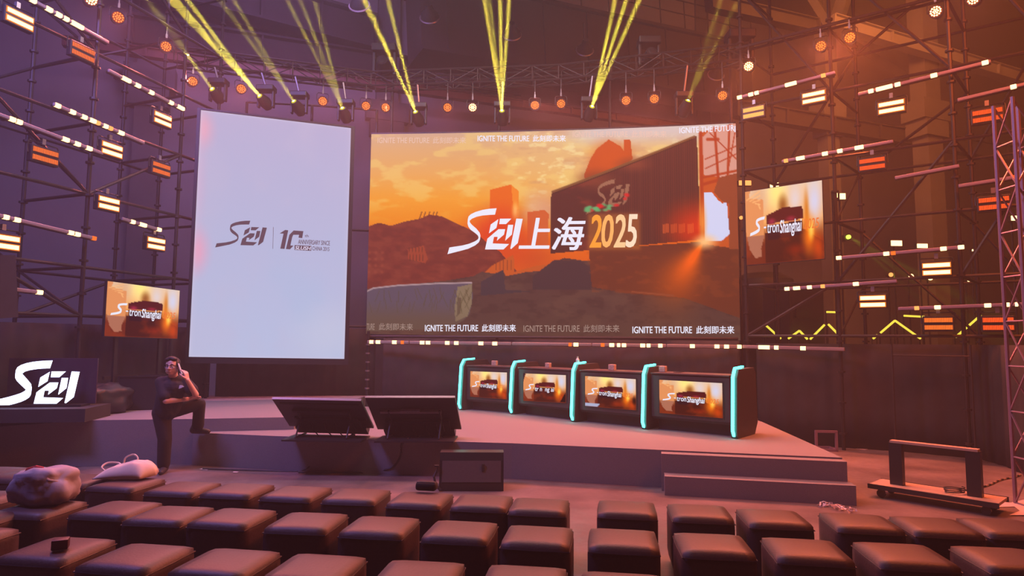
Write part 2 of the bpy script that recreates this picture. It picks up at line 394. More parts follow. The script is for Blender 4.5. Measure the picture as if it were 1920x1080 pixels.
# ---------------- drapes ----------------
def drape(name, pts, z0, z1, label, fold=0.035, step=0.06):
    P = []; 
    for a, b in zip(pts, pts[1:]):
        a = Vector(a); b = Vector(b); L = (b - a).length; k = max(2, int(L / step)); n = Vector((-(b - a).y, (b - a).x)).normalized()
        for i in range(k):
            p = a + (b - a) * i / k; s = i * step
            P.append(p + n * fold * (math.sin(s * 21 + 2 * math.sin(s * 3.1)) * 0.6 + math.sin(s * 9.7) * 0.4))
    P.append(Vector(pts[-1])); zs = [z0, z0 + (z1 - z0) * .33, z0 + (z1 - z0) * .66, z1]
    vs = [(p.x, p.y, z) for z in zs for p in P]; m = len(P)
    fs = [(k * m + i, k * m + i + 1, (k + 1) * m + i + 1, (k + 1) * m + i) for k in range(3) for i in range(m - 1)]
    mb = MB(); mb._add(vs, fs); o = mb.build(name, M_DRAPE, smooth='all')
    sd = o.modifiers.new('thickness', 'SOLIDIFY'); sd.thickness = 0.008
    return tag(o, label, 'curtain')
lp = [(-8.2, 4.6), (-6.95, 8.6), (-6.45, 9.9), (-6.05, 11.3), (-5.75, 12.3)]
drape('black_curtain', lp, ZU + 0.003, 1.93, 'black curtain behind the white sign on the raised wing', 0.03)
drape('black_curtain', [(-5.7, 12.45), (-2.75, 13.0)], ZU + 0.003, 1.95, 'black curtain under and behind the tall white screen', 0.03)
drape('black_curtain', [(-2.55, 12.78), (-0.3, 12.66), (1.5, 12.28), (4.08, 11.50)], ZL + 0.003, 1.76, 'black curtain under the wide orange screen behind the consoles', 0.02)
rp = [atz(x, y, 0) for x, y in ((1554, 838), (1689, 847), (1835, 861), (1880, 873), (1925, 892))]
drape('black_curtain', [(4.35, 11.42)] + [(p.x, p.y) for p in rp] + [(7.4, 6.6)], 0.003, 1.72, 'black curtain closing off the right side below the scaffold', 0.02)

# ================= DISPLAYS =================
def smooth01(t): t = np.clip(t, 0, 1); return t * t * (3 - 2 * t)
def vnoise(X, Y, seed, oct=4):
    out = np.zeros_like(X); amp = 1.0; tot = 0
    for o in range(oct):
        rs = np.random.RandomState(seed + o); G = rs.rand(64, 64)
        xi = np.floor(X).astype(int); yi = np.floor(Y).astype(int); fx = smooth01(X - xi); fy = smooth01(Y - yi)
        g = lambda i, j: G[(yi + j) % 64, (xi + i) % 64]
        out += amp * ((g(0, 0) * (1 - fx) + g(1, 0) * fx) * (1 - fy) + (g(0, 1) * (1 - fx) + g(1, 1) * fx) * fy)
        tot += amp; amp *= 0.5; X = X * 2 + 13.7; Y = Y * 2 + 5.1
    return out / tot
def inside(X, Y, poly):
    r = np.zeros(X.shape, bool); n = len(poly)
    for i in range(n):
        x0, y0 = poly[i]; x1, y1 = poly[(i + 1) % n]
        if y0 == y1: continue
        c = ((y0 > Y) != (y1 > Y)) & (X < (x1 - x0) * (Y - y0) / (y1 - y0) + x0); r ^= c
    return r
class Canvas:
    """colours of a display picture, painted in 0-255 values"""
    def __init__(s, X, Y): s.X = X; s.Y = Y; s.C = np.zeros(X.shape + (3,))
    def mix(s, mask, col): 
        mask = np.asarray(mask, float)[..., None]; s.C = s.C * (1 - mask) + np.asarray(col, float) * mask
    def poly(s, pts, col, a=1.0): s.mix(inside(s.X, s.Y, pts) * a, col)
    def blob(s, cx, cy, rx, ry, col, a=1.0, p=1.0):
        d = np.sqrt(((s.X - cx) / rx) ** 2 + ((s.Y - cy) / ry) ** 2); s.mix(smooth01(1 - d) ** p * a, col)
    def line(s, x0, y0, x1, y1, w, col, a=1.0):
        dx, dy = x1 - x0, y1 - y0; L2 = dx * dx + dy * dy; t = np.clip(((s.X - x0) * dx + (s.Y - y0) * dy) / L2, 0, 1)
        d = np.hypot(s.X - x0 - t * dx, s.Y - y0 - t * dy); s.mix(smooth01((w - d) / (w * .6)) * a, col)
    def linear(s):
        c = np.clip(s.C, 0, 255) / 255.0
        return np.where(c <= 0.04045, c / 12.92, ((c + 0.055) / 1.055) ** 2.4)
def picture_mesh(name, nx, ny, place, colors, m, parent):
    """grid mesh with a colour per point; place(u, v) -> Vector, v from the top"""
    off = ORG[parent.name]
    vs = np.array([list(place(i / nx, j / ny) - off) for j in range(ny + 1) for i in range(nx + 1)], dtype=np.float32)
    i, j = np.meshgrid(np.arange(nx), np.arange(ny)); a = (j * (nx + 1) + i).ravel()
    q = np.stack([a, a + nx + 1, a + nx + 2, a + 1], 1).astype(np.int32)
    me = bpy.data.meshes.new(name); me.vertices.add(len(vs)); me.vertices.foreach_set('co', vs.ravel())
    me.loops.add(q.size); me.loops.foreach_set('vertex_index', q.ravel())
    me.polygons.add(len(q)); me.polygons.foreach_set('loop_start', np.arange(0, q.size, 4, dtype=np.int32))
    me.update(calc_edges=True)
    at_ = me.attributes.new('picture', 'FLOAT_COLOR', 'POINT')
    rgba = np.ones((len(vs), 4), np.float32); rgba[:, :3] = colors.reshape(-1, 3); at_.data.foreach_set('color', rgba.ravel())
    me.materials.append(m); o = bpy.data.objects.new(name, me); COL.objects.link(o); o.parent = parent; ORG[o.name] = off
    return o

# ---- the wide curved screen ----
def scr(x, y, off=0.0):
    """x 0..690, y 0..390 from the top left of the picture"""
    t = x / 690.0; h = 374 + 14 * t + 18 * t * t; d = 4.0 * 1200 / h
    p = at(687 + 700.5 * t, 600, d); zt = at(694 + 689 * t, 251.5 - 5 * t - 15.5 * t * t, d).z; zb = at(686 + 702 * t, 626 + 12 * t, d).z
    z = zt + (zb - zt) * y / 390.0
    v = Vector((p.x, p.y, 0)); e = Vector((-0.12 - 0.12 * t, -1, 0)).normalized()
    return Vector((v.x, v.y, z)) + e * off
def rc(px, py):
    t = (px - 693.5) / 690.5; top = 251.5 - 5 * t - 15.5 * t * t; bot = 626 + 12 * t
    return (px - 693.5) / 690.5 * 690, (py - top) / (bot - top) * 390
def paint_main(nx, ny):
    X, Y = np.meshgrid(np.linspace(0, 690, nx + 1), np.linspace(0, 390, ny + 1)); c = Canvas(X, Y)
    P = lambda *pts: [rc(*p) for p in pts]
    # evening sky
    ks = [0, 30, 80, 130, 175, 210, 390]; cols = [(206, 172, 150), (217, 172, 128), (228, 170, 104), (236, 160, 62), (232, 142, 36), (222, 110, 30), (200, 90, 40)]
    for q in range(3): c.C[..., q] = np.interp(Y, ks, [k[q] for k in cols])
    n = vnoise(X / 46, Y / 20, 3); n2 = vnoise(X / 18, Y / 9, 9)
    c.mix(smooth01((X - 150) / 260) * smooth01((170 - Y) / 60) * 0.55, (226, 196, 140))
    c.mix(smooth01((n - .52) * 6) * 0.5 * smooth01((190 - Y) / 80), (236, 206, 130))
    c.mix(smooth01((n2 - .55) * 6) * smooth01((X - 210) / 120) * 0.55 * smooth01((190 - Y) / 60), (240, 226, 170))
    c.mix(smooth01((.42 - n) * 6) * 0.35 * smooth01((X - 180) / 120), (196, 142, 116))
    c.mix(smooth01((45 - Y) / 40) * smooth01((X - 330) / 100) * .85, (206, 196, 200))
    c.blob(*rc(1020, 395), 60, 60, (214, 160, 130), .9); c.blob(*rc(1000, 400), 30, 60, (224, 178, 140), .5)
    # smoking ruin above the container
    c.poly(P((1096, 330), (1108, 300), (1120, 280), (1143, 262), (1165, 275), (1172, 285), (1172, 262), (1184, 262), (1188, 300), (1160, 320), (1100, 345)), (196, 92, 40))
    c.blob(*rc(1145, 292), 60, 45, (206, 96, 38), .7)
    # towers
    c.poly(P((920, 358), (958, 348), (973, 360), (973, 395), (966, 440), (920, 440)), (226, 112, 28))
    c.poly(P((959, 349), (973, 360), (973, 396), (964, 396)), (236, 140, 50)); c.blob(*rc(967, 400), 10, 26, (255, 220, 140), .9)
    c.poly(P((990, 400), (1022, 396), (1030, 404), (1028, 470), (990, 470)), (206, 106, 60))
    c.blob(*rc(935, 440), 90, 75, (216, 70, 30), .95); c.blob(*rc(1000, 490), 70, 50, (200, 92, 42), .95); c.blob(*rc(960, 470), 80, 60, (210, 86, 36), .8)
    # ruined hill at the left
    ridge = P((690, 428), (712, 420), (735, 426), (760, 418), (790, 412), (805, 405), (830, 408), (850, 418), (872, 428), (890, 436), (912, 455), (940, 475), (960, 500), (980, 520), (1000, 560), (1010, 650), (680, 650))
    c.poly(ridge, (128, 66, 56)); 
    for x in (788, 795, 803, 811, 817): c.line(*rc(x, 412), *rc(x + 4, 400), 1.2, (120, 58, 50))
    c.mix(inside(X, Y, ridge) * smooth01((n2 - .5) * 5) * .35, (150, 84, 66)); c.mix(inside(X, Y, ridge) * smooth01((.5 - n2) * 5) * .3, (100, 52, 50))
    c.poly(P((767, 470), (797, 463), (805, 488), (800, 496), (768, 488)), (158, 80, 58)); 
    for k in range(5): c.line(*rc(770 + 6 * k, 467), *rc(772 + 6 * k, 492), .8, (110, 60, 50))
    for k in range(4):
        for q in range(3): c.blob(*rc(696 + 12 * q, 476 + 12 * k), 5, 5, (150, 84, 66), .8)
    c.poly(P((925, 500), (940, 492), (965, 480), (966, 512), (1010, 500), (1040, 498), (1040, 530), (905, 520)), (192, 98, 48))
    for k in range(5): c.line(*rc(932 + 7 * k, 490), *rc(932 + 7 * k, 508), 1.0, (140, 74, 50))
    # dark foreground
    gnd = P((680, 545), (760, 537), (840, 528), (890, 520), (905, 512), (930, 515), (945, 508), (950, 520), (990, 512), (1020, 510), (1034, 495), (1060, 486), (1100, 492), (1200, 480), (1390, 470), (1390, 645), (680, 645))
    c.poly(gnd, (90, 70, 66))
    c.mix(inside(X, Y, gnd) * smooth01((n - .5) * 5) * .35, (112, 86, 74)); c.mix(inside(X, Y, gnd) * smooth01((.5 - n2) * 6) * .4, (70, 54, 54))
    c.poly(P((905, 530), (945, 508), (950, 545), (1000, 548), (905, 556)), (72, 66, 72)); c.poly(P((1000, 520), (1040, 490), (1090, 492), (1130, 520), (1130, 545), (1000, 545)), (72, 62, 66))
    # wall under the container lit by the low sun
    c.poly(P((1105, 470), (1330, 455), (1390, 450), (1390, 600), (1280, 560), (1175, 552), (1110, 540)), (110, 64, 48))
    c.mix(inside(X, Y, P((1100, 470), (1390, 455), (1390, 560), (1110, 550))) * smooth01((n2 - .5) * 5) * .4, (140, 78, 50))
    # container
    box = P((1034, 478), (1034, 372), (1037, 362), (1300, 257), (1310, 256), (1314, 452), (1230, 460))
    c.poly(box, (86, 54, 50)); ins = inside(X, Y, box)
    c.mix(ins * (np.sin(X * 1.5) > 0.2) * smooth01((X - 440) / 50) * 0.45, (112, 70, 58))
    c.mix(ins * smooth01((n - .42) * 4) * smooth01((490 - X) / 140) * smooth01((X - 352) / 40) * .75, (150, 70, 56))
    c.blob(*rc(1190, 310), 50, 22, (140, 80, 60), .8); c.blob(*rc(1120, 340), 60, 30, (130, 74, 56), .8)
    c.line(*rc(1037, 362), *rc(1305, 257), 3.2, (128, 92, 62)); c.line(*rc(1036, 366), *rc(1300, 262), 1.2, (70, 46, 42))
    c.mix(ins * smooth01(1 - np.hypot((X - rc(1310, 430)[0]) / 95, (Y - rc(1310, 430)[1]) / 75)) * .95, (214, 66, 28))
    # faded logo with flowers on the container
    lg = [[(1100 + x * 52 , 404 - y * 58 - x * 8) for x, y in p] for p in logo_polys(0.85)]
    for p in lg: c.poly([rc(*q) for q in p], (166, 128, 104), .8)
    rs = random.Random(4)
    for k in range(26):
        x = 1100 + rs.random() * 82; y = 398 - rs.random() * 12 - (x > 1160) * rs.random() * 26
        c.blob(*rc(x, y), 5 + 3 * rs.random(), 4, (90, 176, 120) if rs.random() < .5 and x < 1172 else (212, 44, 48), .95, .6)
    # second 2025 in lines on the container
    for k, (x0) in enumerate((1244, 1260, 1275, 1291)):
        for q in range(4): c.line(*rc(x0 + 3 * q, 424 - q * .6), *rc(x0 + 3 * q, 440 - q * .6), 1.0, (226, 110, 60), .85)
    # bright lattice at the right edge
    c.poly(P((1314, 250), (1390, 228), (1390, 470), (1314, 460)), (196, 96, 48)); 
    c.poly(P((1320, 258), (1340, 240), (1390, 230), (1390, 330), (1360, 335), (1322, 330)), (216, 180, 176), .75)
    for a in ((1317, 250, 1317, 452, 5), (1344, 240, 1350, 360, 3.5), (1372, 235, 1362, 420, 3), (1325, 300, 1384, 275, 1.6), (1325, 318, 1384, 290, 1.6), (1320, 335, 1384, 322, 3), (1335, 250, 1384, 300, 1.6), (1384, 240, 1366, 330, 1.6), (1330, 262, 1350, 262, 4), (1320, 348, 1384, 330, 4)):
        c.line(*rc(a[0], a[1]), *rc(a[2], a[3]), a[4], (176, 74, 40), .95)
    c.poly(P((1350, 335), (1390, 325), (1390, 470), (1366, 470), (1368, 385), (1355, 380), (1340, 362)), (150, 82, 56))
    c.poly(P((1322, 364), (1336, 363), (1348, 378), (1356, 384), (1364, 382), (1368, 442), (1352, 455), (1322, 455)), (206, 212, 240))
    c.blob(*rc(1318, 420), 12, 60, (255, 170, 80), .7)
    # sunlight spilling below
    ox, oy = rc(1318, 458)
    ang = np.arctan2(Y - oy, -(X - ox)); rr = np.hypot(X - ox, Y - oy)
    fan = np.exp(-((ang - 0.95) / 0.42) ** 2) * np.exp(-(rr / 95) ** 2); c.mix(np.clip(fan * 1.25, 0, 1), (236, 106, 28))
    c.blob(*rc(1322, 456), 34, 20, (255, 200, 140), .95)
    c.line(*rc(1185, 549), *rc(1262, 556), 2.0, (150, 88, 62), .8)
    # car at the lower left with weeds
    car = P((686, 552), (705, 543), (750, 537), (820, 533), (888, 532), (889, 560), (884, 590), (872, 602), (850, 616), (686, 622))
    c.poly(car, (98, 90, 104)); c.mix(inside(X, Y, car) * smooth01((Y - 320) / 50), (104, 90, 82))
    for a, b in zip(((686, 551), (705, 542), (750, 537), (820, 533.5)), ((705, 542), (750, 537), (820, 533.5), (887, 532))): c.line(*rc(*a), *rc(*b), 2.0, (170, 148, 152))
    c.poly(P((861, 540), (888, 534), (888, 570), (880, 594), (858, 604), (856, 580)), (134, 120, 100)); c.poly(P((862, 560), (868, 560), (866, 590), (860, 594)), (104, 92, 78))
    for k in range(40):
        x = 690 + rs.random() * 200; y = 545 + rs.random() * 30; c.line(*rc(x, y + 16), *rc(x + rs.uniform(-10, 10), y - 4), 1.0, (92, 84, 62), .6)
    c.mix(smooth01((Y - 320) / 90) * .35, (104, 82, 66))
    # glow round the gold 2025
    gx0, gx1, gy0, gy1 = rc(1108, 410)[0], rc(1196, 410)[0], rc(1150, 408)[1], rc(1150, 466)[1]
    dd = np.hypot(np.maximum(0, np.maximum(gx0 - X, X - gx1)), np.maximum(0, np.maximum(gy0 - Y, Y - gy1)))
    c.mix(np.exp(-(dd / 6) ** 2) * .55, (186, 116, 60))
    c.C = (c.C - 150) * 1.14 + 143
    return c.linear()
M_PIC = emit_attr('display_picture', 1.0)
M_LW = emit('lettering_white', lin((236, 238, 255)), 1.0)
M_LF = emit('lettering_faint', lin((228, 196, 180)), 1.0)
M_LF2 = emit('lettering_faint_low', lin((158, 138, 128)), 1.0)
M_LD = emit('lettering_dark_on_white', lin((94, 72, 88)), 1.0)
M_LG = [emit('lettering_gold_%s' % s, lin(c), 1.0) for s, c in (('deep', (255, 160, 50)), ('mid', (252, 180, 100)), ('pale', (250, 205, 150)), ('cream', (252, 226, 196)))]
M_PINK = emit('lettering_lilac', lin((222, 214, 240)), 1.0)

ms = empty('led_wall_screen', scr(345, 390), 'wide curved LED screen showing an orange ruined city and the year 2025', 'screen')
NX, NY = 460, 260
msp = picture_mesh('picture', NX, NY, lambda u, v: scr(690 * u, 390 * v), paint_main(NX, NY), M_PIC, ms)
m = MB(); k = 24
vs = [tuple(scr(690 * i / k, y, o)) for i in range(k + 1) for y, o in ((-3, -0.004), (-3, -0.12), (393, -0.12), (393, -0.004))]
fs = [(4 * i + q, 4 * i + (q + 1) % 4, 4 * i + 4 + (q + 1) % 4, 4 * i + 4 + q) for i in range(k) for q in range(4)] + [(0, 1, 2, 3), (4 * k + 3, 4 * k + 2, 4 * k + 1, 4 * k)]
m._add(vs, fs); m.build('cabinet', M_BLACK, ms)
def screen_text(mb, txt, x0, x1, yb, hgt, bold=0.0, shear=0.0, place=scr, off=0.006):
    vs, fs = text_mesh(txt, 1.0, bold, shear)
    if not vs: return
    wd = max(v.x for v in vs); mb._add([place(x0 + v.x / wd * (x1 - x0), yb - v.y * hgt, off) for v in vs], fs)
def strip(mb, solid, x0, x1, y, hg=11):
    """one repeat of the running line: english part, then five characters, between photo columns x0 and x1"""
    a = rc(x0, y); b = rc(x1, y); w = b[0] - a[0]; bold = 0.028 if solid else 0.004
    sl = (b[1] - a[1]) / w
    pl = lambda x, yy, off: scr(x, yy + sl * (x - a[0]), off)
    screen_text(mb, 'IGNITE THE FUTURE', a[0], a[0] + w * .585, a[1] + hg / 2, hg, bold, place=pl)
    screen_text(mb, '此刻即未来', a[0] + w * .625, a[0] + w, a[1] + hg / 2 + .6, hg * 1.12, bold * .7, place=pl)
m = MB(); strip(m, True, 895, 1062, 260); strip(m, True, 802, 970, 615.5, 12); strip(m, True, 1185, 1373, 619, 12)
a = rc(1277, 246)
screen_text(m, 'IGNITE THE FUTUR', a[0], rc(1381, 243)[0], a[1] + 4.5, 11, 0.02); screen_text(m, 'I', rc(1381.2, 243)[0], 689.5, rc(1382, 243)[1] + 5, 11, 0.02)
m.build('lettering', M_LW, msp, label='white running lettering'); m = MB()
LG = logo_polys(1.0)
x0, y0 = rc(841.5, 479); k = 88.0
for i, p in enumerate(LG):
    sx = 1.56 / 1.87
    q = MB(); q.prism([(x * k * sx + (0 if i == 0 else 3.0), y * k) for x, y in p], 0.004, 0.007)
    m._add([scr(x0 + v.x, y0 - v.y + v.x * .0, v.z) for v in q.v], q.f)
screen_text(m, '上海', rc(974, 440)[0], rc(1099, 440)[0], rc(1030, 471)[1], 61, 0.022, 0.18)
m.build('title_logo', M_LW, msp, label='white logo and place name')
m = MB(); strip(m, False, 706, 873, 263.5); strip(m, False, 1075, 1253, 252); m.build('lettering', M_LF, msp, label='faint outlined lettering along the top')
m = MB(); strip(m, False, 984, 1161, 616.5, 12)
screen_text(m, 'TURE', 1, rc(709, 610)[0], rc(700, 613)[1] + 6, 12, 0.004); screen_text(m, '此刻即未来', rc(717, 610)[0], rc(780, 610)[0], rc(750, 613)[1] + 6.5, 13, 0.004)
m.build('lettering', M_LF2, msp, label='faint outlined lettering along the bottom')
m = MB(); x = rc(1106, 466)[0]
for i, ch in enumerate('2025'):
    m.cur = i; screen_text(m, ch, x, x + 23, rc(1150, 466)[1], 60, 0.028, 0.16); x += 22.5
m.build('year_lettering', M_LG, msp, label='gold to cream year lettering')

# ---- the tall white screen ----
WA, WB = at(366, 600, 11.40), at(651, 600, 12.25)
HW = 4.49; ZB = 1.375
cs = [at(354, 669, 11.40), at(645.5, 673, 12.22)]
wx = cs[0].copy(); wy = cs[1].copy()
def wsc(u, v, off=0.0):
    """u 0..1, v 0..1 from the bottom"""
    p = wx.lerp(wy, u); zb = cs[0].z + (cs[1].z - cs[0].z) * u; n = Vector(((wy - wx).y, -(wy - wx).x, 0)).normalized()
    if n.y > 0: n = -n
    return Vector((p.x, p.y, zb + v * HW)) + n * off
ws = empty('tall_led_screen', wsc(.5, 0), 'tall upright white LED screen with dark anniversary logo in its middle', 'screen')
nx, ny = 60, 90
U, V = np.meshgrid(np.linspace(0, 1, nx + 1), np.linspace(0, 1, ny + 1)); c = Canvas(U, V)
for q, (t_, b_) in enumerate(((180, 182), (176, 192), (212, 226))): c.C[..., q] = t_ + (b_ - t_) * V
nn = vnoise(U * 3, V * 4, 21); c.mix(smooth01((nn - .5) * 4) * .35, (192, 184, 214)); c.mix(smooth01((.5 - nn) * 4) * .4 * smooth01(V * 1.6 - .5), (166, 188, 224))
c.blob(0, .08, .13, .12, (238, 168, 190), .9); c.blob(0, .58, .13, .14, (240, 160, 190), .9); c.blob(0, .3, .08, .3, (214, 172, 206), .5); c.blob(.9, .9, .4, .2, (196, 200, 224), .6)
e = np.minimum(np.minimum(U * 2, (1 - U) * 2), np.minimum(V * 4, (1 - V) * 4)); c.mix(smooth01((.05 - e) / .05) * .5, (206, 200, 226))
wsp = picture_mesh('picture', nx, ny, lambda u, v: wsc(u, 1 - v), c.linear(), M_PIC, ws)
Wn = (wy - wx).length
m = MB(); b = 0.012
def wfr(u0, v0, u1, v1, o0, o1):
    vs = [wsc(u, v, o) for u in (u0, u1) for v in (v0, v1) for o in (o0, o1)]
    m._add(vs, [(0, 1, 3, 2), (4, 6, 7, 5), (0, 4, 5, 1), (2, 3, 7, 6), (0, 2, 6, 4), (1, 5, 7, 3)])
wfr(-.022, -.025, 1.028, 1.006, -.16, -.004)
m.build('cabinet', M_BLACK, ws); m = MB()
wfr(-.022, -.025, 1.028, -.001, -.004, .02); wfr(-.022, 1.001, 1.028, 1.008, -.004, .02); wfr(-.022, -.001, -.001, 1.001, -.004, .02); wfr(1.001, -.001, 1.028, 1.001, -.004, .02)
m.build('bezel', M_BLACK, ws)
m = MB()
def wpx(px, py):
    """photo column and row to a place on the screen (u, v)"""
    d = ray(px, py); n = Vector(((wy - wx).y, -(wy - wx).x, 0)); t = (wx - EYE).dot(n) / d.dot(n); p = EYE + d * t
    u = (p - wx).dot(Vector(((wy - wx).x, (wy - wx).y, 0)).normalized()) / Vector(((wy - wx).x, (wy - wx).y, 0)).length
    return u, (p.z - (cs[0].z + (cs[1].z - cs[0].z) * u)) / HW
def wtext(txt, px0, px1, pyb, pyt, bold=0.02, shear=0.0, mb=None, off=.005):
    u0, v0 = wpx(px0, pyb); u1, v1 = wpx(px1, pyb + (px1 - px0) * .045); _, vt = wpx(px0, pyt); vs, fs = text_mesh(txt, 1.0, bold, shear)
    W_ = max(v.x for v in vs); (mb or m)._add([wsc(u0 + (u1 - u0) * v.x / W_, v0 + (v1 - v0) * v.x / W_ + (vt - v0) * v.y, off) for v in vs], fs)
u0, v0 = wpx(403.5, 464); u1, v1 = wpx(499.5, 462.5); _, vt = wpx(403.5, 411.5)
for p in LG:
    q = MB(); q.prism([(x / 1.87, y) for x, y in p], 0.003, 0.006)
    m._add([wsc(u0 + (u1 - u0) * v.x, v0 + (v1 - v0) * v.x * .5 + (vt - v0) * v.y, v.z) for v in q.v], q.f)
def wpoly(pts, off=.005):
    q = MB(); q.prism([(a, b) for a, b in pts], 0, .003); m._add([wsc(*wpx(v.x, v.y), off + v.z) for v in q.v], q.f)
Z7 = lambda *pts: [(380 + x / 6.857, 390 + y / 6.857) for x, y in pts]
wpoly(Z7((990, 328), (1060, 283), (1100, 287), (1052, 527), (998, 523), (1040, 330)))
wpoly(Z7((1070, 528), (1115, 345), (1170, 290), (1295, 298), (1280, 388), (1232, 382), (1240, 345), (1165, 345), (1150, 380), (1128, 482), (1168, 485), (1122, 532)))
wpoly(Z7((907, 245), (912, 245), (905, 525), (900, 525)))
wpoly(Z7((1182, 478), (1398, 488), (1395, 552), (1180, 540)))
wtext('th', 571.5, 578.5, 444.5, 439.5, .01)
wtext('ANNIVERSARY SINCE', 559, 618.5, 457.5, 449)
wtext('CHINA 2015', 585.5, 617.5, 469.5, 462)
m.build('anniversary_logo', M_LD, wsp, label='dark lettering and logo')
m = MB(); wtext('SLUSH', 553.2, 583, 468, 461.2, .03, .2, off=.0085); m.build('lettering', M_PINK, wsp, label='white letters in the dark block')

# ---- small displays showing the second picture ----
def paint_small(nx, ny, var=0):
    U, V = np.meshgrid(np.linspace(0, 1, nx + 1), np.linspace(0, 1, ny + 1)); c = Canvas(U, V)
    for q, (t_, m_, b_) in enumerate(((222, 232, 120), (196, 170, 62), (172, 110, 44))): c.C[..., q] = np.interp(V, [0, .45, .75], [t_, m_, b_])
    n = vnoise(U * 6, V * 5, 31 + var)
    c.blob(.42, .05, .22, .4, (250, 226, 140), .9); c.blob(.18, .1, .18, .4, (214, 174, 140), .9)
    c.blob(.9, .25, .16, .45, (204, 204, 226), .95); c.blob(.66, .2, .14, .3, (214, 206, 214), .8)
    c.poly([(.26, .98), (.26, .6), (.7, .55), (1, .78), (1, 1), (.26, 1)], (84, 46, 38))
    c.blob(.5, .25, .1, .22, (150, 96, 50), .9); c.blob(.8, .35, .05, .4, (206, 128, 50), .9)
    c.poly([(.28, .36), (.5, .28), (.74, .3), (.76, .36), (.75, .46), (.28, .48)], (96, 44, 46)); c.blob(.35, .45, .08, .07, (176, 64, 96), .8); c.blob(.6, .44, .1, .06, (168, 60, 84), .8)
    c.poly([(.28, .5), (.74, .48), (.74, .66), (.3, .7)], (66, 40, 50))
    c.blob(.82, .7, .14, .4, (232, 124, 30), .95); c.blob(.85, .62, .06, .2, (255, 214, 110), .9); c.blob(.93, .85, .12, .3, (214, 92, 30), .8); c.blob(.65, .85, .2, .12, (150, 60, 30), .7)
    c.mix(smooth01((n - .5) * 5) * .25 * (V > .5), (190, 90, 40))
    wing = [(0, 0), (.07, 0), (.05, .1), (.24, .14), (.25, .62), (.2, .8), (.21, .9), (.12, .92), (.05, .8), (.0, .55)]
    c.poly(wing, (216, 150, 104)); c.mix(inside(U, V, wing) * (V > .62), (172, 120, 100))
    for k in range(5): c.line(.02 + .04 * k, .12 + .02 * k, .2, .02 + .06 * k, .012, (236, 184, 130), .8)
    if var == 1: c.poly([(0, .9), (.3, .9), (.26, .98), (0, 1)], (170, 176, 200)); c.blob(.97, .7, .06, .2, (40, 30, 30), .9)
    if var == 2: c.poly([(.86, 1), (1, .6), (1, 1)], (40, 32, 34)); c.poly([(0, 0), (.05, 0), (.0, .3)], (60, 40, 60))
    c.C = (c.C - 128) * 1.25 + 120
    return c.linear()
def small_display(root, place, var=0, nx=96, ny=54):
    """place(u, v, off) with v from the top; adds picture and lettering parts"""
    o = picture_mesh('picture', nx, ny, lambda u, v: place(u, v, 0.0), paint_small(nx, ny, var), M_PIC, root)
    m = MB()
    S6 = [((x + 120) / 752, (808 - y) / 578) for x, y in ribbon()]
    q = MB(); q.prism([(.055 + .24 * x * .86, .615 - .245 * y) for x, y in S6], .003, .005); m._add([place(v.x, v.y, v.z) for v in q.v], q.f)
    def tx(t, x0, x1, yb, h, b, sh):
        vs, fs = text_mesh(t, 1.0, b, sh); W_ = max(v.x for v in vs)
        m._add([place(x0 + (x1 - x0) * v.x / W_, yb - h * v.y, .005) for v in vs], fs)
    tx('-', .245, .275, .53, .022, .02, 0)
    if var == 2: tx('tr n  ng ai', .29, .74, .67, .2, .02, .1)
    else: tx('tron', .29, .445, .6, .12, .025, .1); tx('Shanghai', .455, .735, .67, .22, .025, .15)
    m.build('lettering', M_LW, o, label='white lettering')
    if var != 2:
        m = MB(); tx('2025', .76, .95, .6, .13, .01, .15); m.build('lettering', emit('lettering_orange', lin((240, 120, 50)), 1.0), o, label='faint orange year')
def quad_place(tl, tr, br, bl):
    n = (tr - tl).cross(bl - tl).normalized()
    if n.dot(EYE - tl) < 0: n = -n
    return (lambda u, v, off=0.0: tl.lerp(tr, u).lerp(bl.lerp(br, u), v) + n * off), n
def slab(mb, pl, n, e, t0, t1):
    """box behind a display quad, e = overhang in u, v"""
    vs = [pl(u, v, t) for u in (-e, 1 + e) for v in (-e * 1.7, 1 + e * 1.7) for t in (t0, t1)]
    mb._add(vs, [(0, 1, 3, 2), (4, 6, 7, 5), (0, 4, 5, 1), (2, 3, 7, 6), (0, 2, 6, 4), (1, 5, 7, 3)])
# left TV on a floor stand
Yl, Yr = 9.60, 10.95
tl, tr, br, bl = at(202, 527, Yl), at(337, 545, Yr), at(332, 635, Yr), at(195, 630, Yl)
br.x = tr.x; br.y = tr.y; bl.x = tl.x; bl.y = tl.y
pl, n = quad_place(tl, tr, br, bl)
tv = empty('television_on_stand', Vector(((tl.x + tr.x) / 2, (tl.y + tr.y) / 2, ZU)), 'television on a tall wheeled stand left of the tall white screen', 'television')
small_display(tv, pl, 0)
m = MB(); slab(m, pl, n, .006, -.05, -.003); m.build('casing', M_BLACK, tv)
dx = (tr - tl); dx.z = 0; dxn = dx.normalized()
for s in (.2, .8):
    b = tl + dx * s - n * .09; m = MB(); m.box((0, 0, .0), (.06, .04, 1), frame((b.x, b.y, (ZU + .1 + bl.z + .4) / 2), dxn) @ Matrix.Diagonal((1, 1, bl.z + .4 - ZU - .1, 1))); m.build('post', M_TUBE, tv)
c0 = tl + dx * .5 - n * .12; FM = frame((c0.x, c0.y, 0), dxn)
m = MB(FM)
m.box((0, 0, 1.12), (1.15, .04, .05)); m.build('shelf_rail', M_TUBE, tv)
m = MB(FM)
for sx in (-.5, .5): m.box((sx, .0, ZU + .1), (.08, .7, .06))
m.box((0, 0, ZU + .1), (1.1, .08, .06)); tvb = m.build('base', M_TUBE, tv)
for sx in (-.5, .5):
    for sy in (-.3, .3): q = FM @ Vector((sx, sy, ZU + .036)); m = MB(); m.tube(q - dxn * .02, q + dxn * .02, .035, 12); m.build('caster', M_BLACK, tvb)
